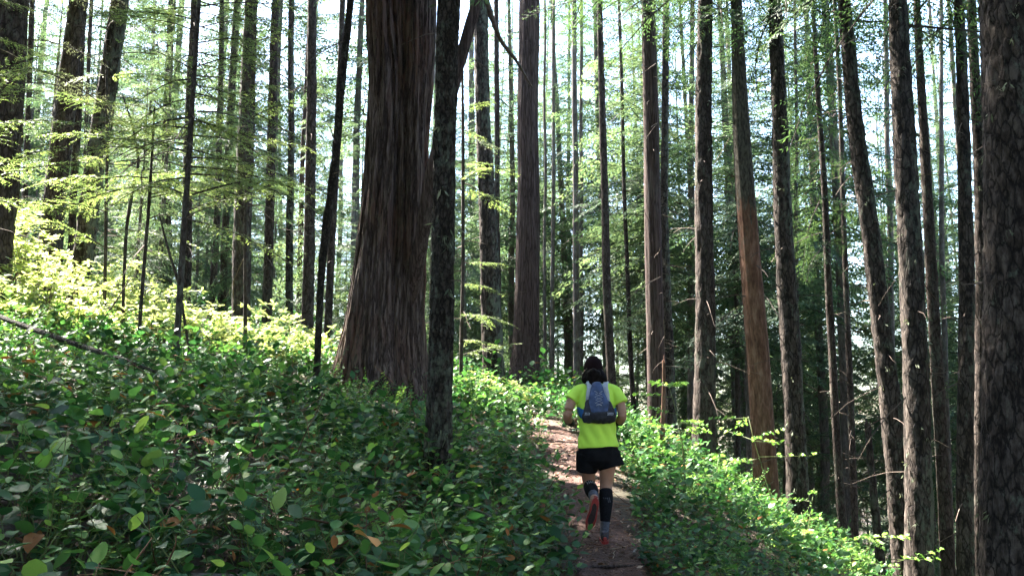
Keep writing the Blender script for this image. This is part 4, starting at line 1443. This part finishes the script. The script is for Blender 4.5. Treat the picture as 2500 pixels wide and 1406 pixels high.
while len(pts) < 112 and tries < 20000:
    tries += 1
    x, y = (rng.uniform(-17, -2), rng.uniform(-1, 13)) if len(pts) < 19 else (rng.uniform(-30, 20), rng.uniform(-20, 30))
    if in_view(x, y) or sun_gap(x, y) or math.hypot(x, y) < 3.0:
        continue
    if any((x - a) ** 2 + (y - b) ** 2 < 2.4 ** 2 for a, b in pts):
        continue
    pts.append((x, y))
pts = np.array(pts)
n = len(pts)
scatter('unseen_shade_forest', protos, np.stack([pts[:, 0], pts[:, 1], ground_z(pts[:, 0], pts[:, 1])], -1), np.stack([rng.normal(0, .02, n), rng.normal(0, .02, n), rng.uniform(0, 6.28, n)], -1),
        rng.uniform(.85, 1.2, n), rng.integers(0, 3, n), 'dense unseen conifer forest beyond the view on both sides, added to shade the foreground', 'forest')
# ------------------------------------------------------------------ the runner
M_skin = plain_mat('skin', (0.36, 0.19, 0.13), .5, 14, .12, spec=.4)
M_shirt = plain_mat('neon_shirt', (0.54, 0.82, 0.09), .75, 9, .06, bump=.25, bump_scale=7)
M_shorts = plain_mat('black_shorts', (0.008, 0.008, 0.010), .8, 20, .3, spec=.06)
M_hair = plain_mat('dark_hair', (0.006, 0.004, 0.0035), .5, 60, .5, bump=.8, bump_scale=50, spec=.06)
M_cap = plain_mat('maroon_cap', (0.011, 0.005, 0.006), .8, 30, .2, spec=.06)
M_sock = plain_mat('black_sock', (0.011, 0.011, 0.014), .85, 60, .3, spec=.06)
M_gaiter = plain_mat('grey_ankle_sock', (0.085, 0.09, 0.12), .85, 60, .3)
M_mark = plain_mat('pale_print', (0.42, 0.43, 0.46), .7, 60, .1)
M_red = plain_mat('red_sole', (0.28, 0.032, 0.030), .6, 30, .15)
M_tread = plain_mat('dark_tread', (0.030, 0.018, 0.018), .8, 60, .4)
M_upper = plain_mat('grey_shoe_mesh', (0.06, 0.06, 0.075), .8, 60, .3)
M_band = plain_mat('black_wrist_band', (0.010, 0.010, 0.011), .8, 40, .2)
M_navy = plain_mat('navy_pack_cloth', (0.045, 0.068, 0.15), .6, 16, .5, bump=.4, bump_scale=14)
M_pocket = plain_mat('dark_mesh_pocket', (0.022, 0.023, 0.032), .7, 22, .5, bump=.3, bump_scale=24)
M_strap = plain_mat('pale_grey_strap', (0.36, 0.38, 0.43), .7, 40, .15)
M_blue = plain_mat('blue_side_panel', (0.015, 0.10, 0.28), .55, 30, .2)
M_eye = plain_mat('eye_white', (0.7, 0.7, 0.7), .3)


def etube(pts, n=20, ref=(0, 1, 0), flat=False):
    """closed tube with elliptic sections; pts: x, y, z, half width, half depth"""
    pts = np.asarray([p if len(p) == 5 else (*p, p[3]) for p in pts], float)
    P, a, b = pts[:, :3], pts[:, 3], pts[:, 4]
    t = np.arange(len(P))
    tf = np.linspace(0, len(P) - 1, (len(P) - 1) * 5 + 1)
    def sm(c):
        c = np.interp(tf, t, c)
        for _ in range(3):
            c[1:-1] = (c[:-2] + 2 * c[1:-1] + c[2:]) / 4
        return c
    P = np.stack([sm(P[:, k]) for k in range(3)], -1)
    a, b = sm(a), sm(b)
    T = np.gradient(P, axis=0)
    T /= np.linalg.norm(T, axis=1, keepdims=True)
    S = np.cross(T, np.array(ref, float))
    S /= np.linalg.norm(S, axis=1, keepdims=True)
    U = np.cross(S, T)
    # rounded ends
    e0, e1 = (.5, .55) if not flat else (.02, .97)
    Pe = [P[0] - T[0] * min(a[0], b[0]) * e0] + list(P) + [P[-1] + T[-1] * min(a[-1], b[-1]) * e0]
    ae, be = [a[0] * e1] + list(a) + [a[-1] * e1], [b[0] * e1] + list(b) + [b[-1] * e1]
    Se, Ue = [S[0]] + list(S) + [S[-1]], [U[0]] + list(U) + [U[-1]]
    th = np.linspace(0, 2 * math.pi, n, endpoint=False)
    V = np.concatenate([Pe[k] + np.cos(th)[:, None] * ae[k] * Se[k] + np.sin(th)[:, None] * be[k] * Ue[k] for k in range(len(Pe))])
    i = np.arange(len(Pe) - 1)[:, None] * n
    j = np.arange(n)[None]
    Q = [list(q) for q in np.stack([i + j, i + (j + 1) % n, i + n + (j + 1) % n, i + n + j], -1).reshape(-1, 4)]
    return V, Q + [list(range(n))[::-1], [(len(Pe) - 1) * n + k for k in range(n)]]


def ball(c, rx, ry, rz, n=16):
    th, ph = np.meshgrid(np.linspace(0, 2 * math.pi, n, endpoint=False), np.linspace(.12, math.pi - .12, n))
    V = np.stack([c[0] + rx * np.sin(ph) * np.cos(th), c[1] + ry * np.sin(ph) * np.sin(th), c[2] + rz * np.cos(ph)], -1).reshape(-1, 3)
    i = np.arange(n - 1)[:, None] * n
    j = np.arange(n)[None]
    Q = [list(q) for q in np.stack([i + n + j, i + n + (j + 1) % n, i + (j + 1) % n, i + j], -1).reshape(-1, 4)]
    return V, Q + [list(range(n)), [(n - 1) * n + k for k in range(n)][::-1]]


def fuse(name, shapes, mat, voxel=.008, smooth=4, wrinkle=None):
    """one continuous surface out of overlapping shapes"""
    V, Fs, n_ = [], [], 0
    for v, q in shapes:
        V.append(v)
        Fs += [[int(i) + n_ for i in f] for f in q]
        n_ += len(v)
    me = bpy.data.meshes.new(name)
    me.from_pydata(np.concatenate(V).tolist(), [], Fs)
    o = bpy.data.objects.new(name, me)
    COL.objects.link(o)
    md = o.modifiers.new('fuse', 'REMESH')
    md.mode = 'VOXEL'
    md.voxel_size = voxel
    s_ = o.modifiers.new('smooth', 'SMOOTH')
    s_.factor = .5
    s_.iterations = smooth
    dg = bpy.context.evaluated_depsgraph_get()
    res = bpy.data.meshes.new_from_object(o.evaluated_get(dg))
    bpy.data.objects.remove(o)
    bpy.data.meshes.remove(me)
    res.name = name
    res.polygons.foreach_set('use_smooth', np.ones(len(res.polygons), bool))
    if wrinkle is not None:
        co = np.empty(len(res.vertices) * 3, np.float32)
        no = np.empty(len(res.vertices) * 3, np.float32)
        res.vertices.foreach_get('co', co)
        res.vertex_normals.foreach_get('vector', no)
        co, no = co.reshape(-1, 3), no.reshape(-1, 3)
        co = co + no * wrinkle(co)[:, None]
        res.vertices.foreach_set('co', co.astype(np.float32).ravel())
        res.update()
    res.materials.clear()
    res.materials.append(mat)
    return res


p_r = look(1462, 1322, 7.7)
RX, RY = float(p_r[0]), 7.7
RZ = gz(RX, RY) + .022
person = bpy.data.objects.new('person', None)
COL.objects.link(person)
person.location = (RX, RY, RZ)
person.scale = (.96, .975, .975)
tag(person, 'person in neon yellow shirt, black shorts and dark cap running up the trail', 'person')


def hand(wr, palm, side):
    """palm and five curled fingers, thumb on the inner side"""
    wr, palm = np.array(wr), np.array(palm)
    d = (palm - wr) / np.linalg.norm(palm - wr)
    out = [etube([(*(wr - d * .02), .024, .019), (*(wr + d * .03), .036, .017), (*palm, .038, .016)], 14, (0, 0, 1) if abs(d[2]) < .7 else (0, 1, 0))]
    up = np.array([0, 0, 1.0])
    inn = np.array([-side, 0, 0.0])
    for k in range(4):
        b0 = palm + up * (.030 - .020 * k)
        L = (.034, .038, .036, .028)[k]
        p1 = b0 + d * L
        p2 = p1 + (inn * .85 - d * .15) * L * .8
        p3 = p2 + (-d * .8 + inn * .2) * L * .6
        out.append(etube([(*b0, .0095), (*p1, .009), (*p2, .0085), (*p3, .0075)], 8, (0, .1, 1)))
    t0 = wr + d * .035 + up * .028
    t1 = t0 + (d * .55 + up * .5 + inn * .5) * .035
    t2 = t1 + (d * .4 + inn * .9) * .03
    out.append(etube([(*t0, .011), (*t1, .010), (*t2, .0085)], 8, (0, .1, 1)))
    return out


HC = (-.022, .07, 1.478)
body = [etube([(0.005, 0, .80, .14, .095), (0, 0, .88, .155, .11), (0, .005, .98, .135, .092), (0, .01, 1.10, .14, .095), (-.003, .02, 1.22, .16, .10), (-.003, .03, 1.31, .145, .08), (-.004, .04, 1.36, .07, .06)]),
        etube([(-.004, .04, 1.32, .055), (-.012, .055, 1.39, .05), (-.02, .065, 1.45, .05)]),
        ball(HC, .074, .092, .115),
        etube([(-.022, .13, 1.43, .055, .03), (-.022, .135, 1.40, .04, .03)]),                 # jaw
        etube([(-.022, .158, 1.49, .010), (-.022, .178, 1.465, .014), (-.022, .165, 1.452, .015)], 10, (1, 0, 0)),   # nose
        etube([(-.045, .150, 1.418, .006), (-.022, .158, 1.418, .008), (0, .150, 1.418, .006)], 10, (0, 0, 1)),   # lips
        ball((-.100, .06, 1.475), .012, .022, .032), ball((.056, .06, 1.475), .012, .022, .032),
        etube([(-.12, .02, 1.295, .05), (-.175, .02, 1.295, .05), (-.235, -.02, 1.205, .047), (-.272, -.07, 1.095, .040), (-.258, .03, 1.055, .041), (-.215, .14, 1.02, .027)], 18, (.3, .3, .9)),
        etube([(.11, .02, 1.295, .05), (.168, .02, 1.295, .05), (.205, -.02, 1.20, .047), (.222, -.07, 1.09, .040), (.212, .03, 1.05, .041), (.18, .14, 1.025, .027)], 18, (.3, .3, .9)),
        etube([(-.085, 0, .88, .09), (-.087, .04, .72, .082), (-.075, .10, .55, .060), (-.07, .12, .49, .056), (-.068, .02, .475, .056), (-.064, -.08, .455, .058), (-.06, -.22, .415, .038), (-.06, -.275, .40, .034)], 18, (1, 0, 0)),
        etube([(-.06, -.275, .40, .034), (-.078, -.262, .30, .034), (-.10, -.25, .20, .036), (-.112, -.235, .145, .026)], 14, (1, 0, 0)),
        etube([(.09, 0, .88, .09), (.092, .03, .70, .084), (.08, .05, .53, .060), (.075, .045, .47, .055), (.068, -.005, .37, .058), (.055, -.03, .22, .041), (.045, -.03, .10, .035), (.045, -.03, .05, .034)], 18),
        etube([(.045, -.05, .048, .032, .03), (.05, .05, .046, .036, .028), (.055, .14, .04, .03, .02)], 14, (0, 0, 1))]
body += hand((-.215, .14, 1.02), (-.198, .20, 1.02), -1) + hand((.18, .14, 1.025), (.168, .20, 1.03), 1)
obj('body', fuse('body', body, M_skin, .0062, 3), person)
for ex in (-.048, .004):
    V, Q = ball((ex, .150, 1.487), .012, .010, .009, 10)
    obj('eye', make_mesh('eye', V, np.array(Q[:-2]), None, [M_eye]), person)


def shirt_folds(co):
    x, y, z = co[:, 0], co[:, 1], co[:, 2]
    low = np.clip((1.12 - z) / .2, 0, 1) * np.clip((z - .815) / .12, 0.05, 1)
    f = .014 * low * np.sin((x * 1.0 + (z - .9) * .55) * 62 + 3 * noise(x * 6, y * 6, z * 6, 2)) * (.4 + noise(x * 7, y * 3, z * 3, 4))
    return f + .010 * (noise(x * 11, y * 11, z * 7, 5) - .5)


obj('shirt', fuse('shirt', [
    etube([(.006, 0, .820, .184, .132), (.004, 0, .86, .178, .128), (0, .002, .93, .166, .122), (0, .005, 1.02, .160, .116), (0, .01, 1.12, .166, .116), (-.003, .015, 1.22, .182, .118), (-.003, .022, 1.30, .178, .100), (-.004, .03, 1.345, .135, .084), (-.004, .035, 1.378, .085, .068)], flat=True),
    etube([(-.11, .02, 1.318, .058), (-.165, .015, 1.308, .060), (-.212, -.006, 1.258, .060), (-.236, -.018, 1.225, .062)], 18, (.3, .3, .9), True),
    etube([(.10, .02, 1.318, .058), (.158, .015, 1.308, .060), (.196, -.010, 1.248, .062), (.216, -.024, 1.200, .067)], 18, (.3, .3, .9), True)],
    M_shirt, .007, 2, shirt_folds), person)
obj('shorts', fuse('shorts', [
    etube([(.006, 0, .845, .165, .118), (.006, 0, .79, .180, .130), (.008, .005, .73, .184, .130), (.008, .005, .70, .184, .125)]),
    etube([(-.088, .01, .77, .098, .115), (-.092, .03, .70, .098, .110), (-.097, .05, .612, .097, .106)], flat=True),
    etube([(.095, .008, .77, .100, .115), (.106, .02, .71, .106, .114), (.124, .016, .645, .116, .118)], flat=True)],
    M_shorts, .007, 2, lambda co: .014 * (noise(co[:, 0] * 13, co[:, 1] * 13, co[:, 2] * 4, 8) - .5)), person)
hair = obj('hair', fuse('hair', [ball((-.022, .030, 1.452), .090, .085, .088), etube([(-.078, .01, 1.465, .034), (-.096, -.005, 1.42, .037), (-.102, -.01, 1.385, .028)], 12), etube([(.035, .005, 1.465, .034), (.055, -.01, 1.415, .036), (.068, -.015, 1.372, .026)], 12),
                               etube([(-.03, -.02, 1.47, .06), (-.025, -.03, 1.41, .075, .045), (-.015, -.03, 1.372, .06, .034)], 14)],
                      M_hair, .006, 2, lambda co: .016 * (noise(co[:, 0] * 34, co[:, 1] * 34, co[:, 2] * 22, 3) - .5)), person)
cap = obj('cap', fuse('cap', [ball((-.022, .066, 1.512), .084, .104, .096), etube([(-.022, .066, 1.495, .085, .105), (-.022, .066, 1.51, .088, .106), (-.022, .066, 1.545, .084, .102), (-.022, .066, 1.585, .066, .082)], 22)], M_cap, .006, 2), person)
V, Q = etube([(-.022, .13, 1.495, .070, .008), (-.022, .19, 1.485, .066, .006), (-.022, .235, 1.470, .045, .005)], 16, (0, 0, 1))
obj('brim', fuse('brim', [(V, Q)], M_cap, .005, 1), cap)
V, Q = ball((-.022, .07, 1.609), .011, .011, .005, 10)
obj('cap_button', fuse('cap_button', [(V, Q)], M_mark, .003, 1), cap)

# socks with pale print, grey ankle socks
sk = obj('sock', fuse('sock', [etube([(.073, .03, .445, .059), (.069, -.003, .37, .0625), (.061, -.022, .28, .054), (.055, -.030, .19, .044)], 18)], M_sock, .006, 2), person)
sl = obj('sock', fuse('sock', [etube([(-.069, .035, .478, .059), (-.067, -.02, .468, .060), (-.064, -.08, .455, .0625), (-.062, -.14, .438, .055), (-.061, -.18, .427, .047)], 18, (1, 0, 0))], M_sock, .006, 2), person)
obj('ankle_sock', fuse('ankle_sock', [etube([(.055, -.030, .195, .042), (.048, -.031, .12, .041), (.045, -.032, .07, .039)], 16)], M_gaiter, .006, 2), person)
obj('ankle_sock', fuse('ankle_sock', [etube([(-.061, -.18, .428, .045), (-.06, -.22, .415, .042), (-.06, -.258, .405, .038)], 16, (1, 0, 0))], M_gaiter, .006, 2), person)
for k in range(4):
    dx = -.024 + .016 * k
    yy = -math.sqrt(.0605 ** 2 - dx ** 2)
    V, Q = tube_arrays(np.array([[.067 + dx, .004 + yy, .392], [.069 + dx + .006, -.003 + yy, .352]]), [.0032, .0032], 6)
    obj('print_bar', make_mesh('print_bar', V, Q, None, [M_gaiter]), sk)
for k in range(5):
    dx = -.034 + .016 * k
    zz = math.sqrt(.0635 ** 2 - dx ** 2)
    V, Q = tube_arrays(np.array([[-.067 + dx, -.02, .468 + zz - .002], [-.0645 + dx, -.085, .455 + zz]]), [.0026, .0026], 6)
    obj('print_bar', make_mesh('print_bar', V, Q, None, [M_mark]), sl)
# wrist bands
obj('wrist_band', fuse('wrist_band', [etube([(-.252, .045, 1.05, .043), (-.235, .09, 1.036, .038), (-.217, .135, 1.021, .033)], 16, (.3, .3, .9))], M_band, .006, 2), person)
obj('wrist_band', fuse('wrist_band', [etube([(.208, .045, 1.046, .043), (.196, .09, 1.036, .038), (.182, .135, 1.026, .033)], 16, (.3, .3, .9))], M_band, .006, 2), person)

# shoes: heel at the origin, toe along +y, sole underneath
def outline(s=1.0, n=26):
    a = np.linspace(0, 2 * math.pi, n, endpoint=False)
    y = .135 - .145 * np.cos(a)
    w = np.interp(y, [-.01, .0, .03, .10, .17, .22, .265, .28], [0, .022, .034, .032, .044, .043, .026, 0.006])
    return np.stack([np.sign(np.sin(a)) * w * np.abs(np.sin(a)) ** .25 * s + .004 * np.sin(y * 18), (y - .135) * s + .135], -1)


def slab(s, z0, z1):
    o_ = outline(s)
    n_ = len(o_)
    rim = np.concatenate([np.c_[o_ * [.94, 1] , np.full(n_, z0)], np.c_[o_, np.full(n_, z0 + .004)], np.c_[o_, np.full(n_, z1)]])
    lift = .018 * np.clip((rim[:, 1] - .19) / .09, 0, 1) ** 2
    rim[:, 2] += lift
    F_ = []
    for k in range(2):
        for j in range(n_):
            F_.append([k * n_ + j, k * n_ + (j + 1) % n_, (k + 1) * n_ + (j + 1) % n_, (k + 1) * n_ + j])
    F_ += [list(range(n_))[::-1], [2 * n_ + j for j in range(n_)]]
    me = bpy.data.meshes.new('sole')
    me.from_pydata(rim.tolist(), [], F_)
    return me


def shoe(M4):
    sh = obj('shoe', fuse('shoe', [etube([(0, .012, .058, .026, .036), (0, .04, .060, .034, .038), (0, .11, .050, .036, .030), (.002, .18, .044, .041, .024), (.003, .245, .044, .030, .016)], 18, (0, 0, 1)),
                                   etube([(0, .03, .05, .034, .034), (0, .035, .10, .036, .040)], 16)], M_upper, .005, 2), person)
    sh.matrix_local = M4
    me = slab(1.0, .004, .028)
    me.materials.append(M_red)
    so = obj('sole', me, sh)
    me = slab(.66, .0005, .010)
    me.materials.append(M_tread)
    obj('tread', me, sh)
    V, Q = etube([(0, -.004, .034, .020, .010), (0, -.006, .060, .018, .008)], 12)
    obj('heel_tab', fuse('heel_tab', [(V, Q)], M_red, .004, 1), sh)
    return sh


def frame(loc, yv, zv):
    y_ = Vector(yv).normalized()
    z_ = (Vector(zv) - y_ * y_.dot(Vector(zv))).normalized()
    x_ = y_.cross(z_)
    m_ = Matrix((x_, y_, z_)).transposed().to_4x4()
    m_.translation = Vector(loc)
    return m_


shoe(frame((.045, -.085, 0.0), (.06, 1, .0), (0, 0, 1)))
shoe(frame((-.050, -.325, .405), (-.22, .17, -1), (0, 1, .12)))

# ------------------------------------------------------------------ the running pack
pack = bpy.data.objects.new('backpack', None)
COL.objects.link(pack)
pack.location = (RX, RY, RZ)
pack.scale = (1.02 * .975, .975, .975)
tag(pack, 'navy and black running vest pack with pale straps worn on the back of the runner', 'backpack')


def cloth(co):
    return .010 * (noise(co[:, 0] * 22, co[:, 1] * 22, co[:, 2] * 15, 6) - .5) + .006 * (noise(co[:, 0] * 50, co[:, 1] * 50, co[:, 2] * 40, 7) - .5)


main = obj('main_pouch', fuse('main_pouch', [etube([(-.006, -.095, 1.365, .040, .028), (-.006, -.115, 1.32, .056, .042), (-.003, -.128, 1.25, .076, .054), (.002, -.135, 1.17, .098, .062), (.004, -.132, 1.10, .112, .060), (.004, -.122, 1.06, .095, .045)], 22)],
                                M_navy, .006, 2, cloth), pack)
pock = obj('mesh_pocket', fuse('mesh_pocket', [etube([(-.075, -.112, 1.215, .030, .035), (-.07, -.125, 1.16, .055, .05), (-.06, -.128, 1.10, .085, .055), (-.05, -.118, 1.05, .08, .04)], 20),
                                               etube([(.085, -.112, 1.20, .030, .035), (.08, -.125, 1.15, .055, .05), (.07, -.128, 1.10, .085, .055), (.06, -.118, 1.05, .085, .04)], 20),
                                               etube([(.0, -.135, 1.12, .12, .066), (.003, -.13, 1.085, .142, .064), (.003, -.12, 1.05, .125, .046)], 20)],
                                 M_pocket, .006, 2, cloth), pack)
for sd in (-1, 1):
    w_ = obj('side_panel', fuse('side_panel', [etube([(sd * .12, -.108, 1.10, .022, .045), (sd * .150, -.062, 1.115, .014, .040), (sd * .163, -.005, 1.14, .010, .036), (sd * .160, .06, 1.18, .010, .032), (sd * .13, .115, 1.22, .010, .03)], 16, (0, 0, 1))],
                                  M_blue, .006, 2), pack)
    st = obj('shoulder_strap', fuse('shoulder_strap', [etube([(sd * .088 - .004, -.118, 1.20, .018, .008), (sd * .080 - .004, -.124, 1.27, .024, .009), (sd * .066 - .004, -.110, 1.335, .026, .010), (sd * .072 - .004, -.062, 1.372, .027, .010), (sd * .085, .02, 1.392, .027, .010), (sd * .098, .10, 1.33, .026, .010), (sd * .10, .135, 1.20, .024, .009)], 14, (sd * .2, 1, .35))],
                                      M_strap, .005, 2), pack)


def pouch_y(x, z):
    rx_ = np.interp(z, [1.06, 1.10, 1.17, 1.25, 1.32], [.095, .112, .098, .076, .056])
    ry_ = np.interp(z, [1.06, 1.10, 1.17, 1.25, 1.32], [.045, .060, .062, .054, .042])
    cy = np.interp(z, [1.06, 1.10, 1.17, 1.25, 1.32], [-.122, -.132, -.135, -.128, -.115])
    return cy - ry_ * np.sqrt(np.maximum(1 - (x / rx_) ** 2, .05)) - .004


zz = np.array([1.30, 1.275, 1.25, 1.225, 1.20, 1.175])
for sd in (-1, 1):
    P = []
    for k, z in enumerate(zz):
        x = (.034 if k % 2 == 0 else -.026) * sd
        P.append((x, pouch_y(x, z), z))
    V, Q = tube_arrays(np.array(P), .0022, 5)
    obj('bungee_cord', make_mesh('bungee_cord', V, Q, None, [M_mark]), pack)
# small pale emblem strokes, low on the left and right
for cx, n_ in ((-.095, 4), (.095, 5)):
    for k in range(n_):
        x0 = cx - .022 + k * .011
        y0 = -.13 - .058 * math.sqrt(max(.1, 1 - (abs(x0) / .15) ** 2)) - .008
        V, Q = tube_arrays(np.array([[x0 - .003, y0, 1.092], [x0 + .004, y0 - .001, 1.104], [x0 + .001, y0, 1.118]]), .0028, 5)
        obj('emblem_stroke', make_mesh('emblem_stroke', V, Q, None, [M_strap]), pock)

# ------------------------------------------------------------------ single dead leaves caught in the green
rg = np.random.default_rng(83)
V, Q = leaf_arrays(.085, .055, .35, .35, SALAL_SHAPES[1], .6)
DL = [make_mesh('dead_leaf', V, Q, None, [M_dead], None, True, np.full(len(Q), t_)) for t_ in (.3, .55, .8)]
for k, (u, v, dp, lb) in enumerate([(556, 1090, 5.2, 'orange dead leaf above the middle of the salal bank'), (562, 1202, 4.0, 'rusty dead leaf in the left middle of the foreground leaves'),
                                    (918, 1335, 3.3, 'large upright orange dead leaf at the bottom left of the slender mossy tree'), (1005, 1295, 3.7, 'curled brown dead leaf beside the large upright orange one'),
                                    (300, 1085, 5.0, 'small orange dead leaf low on the left bank'), (1150, 1085, 5.4, 'orange dead leaf right of the slender mossy tree'),
                                    (95, 1305, 2.9, 'brown dead leaf near the lower left corner')]):
    p = look(u, v, dp)
    zg = gz(p[0], p[1])
    p[2] = float(np.clip(p[2], zg + .25, zg + .48))
    tag(obj('dead_leaf', DL[k % 3], None, p, (rg.uniform(-.6, .6), rg.uniform(-1.2, .2), rg.uniform(0, 6.28)), 1.1 if k != 2 else 1.4), lb, 'leaf')
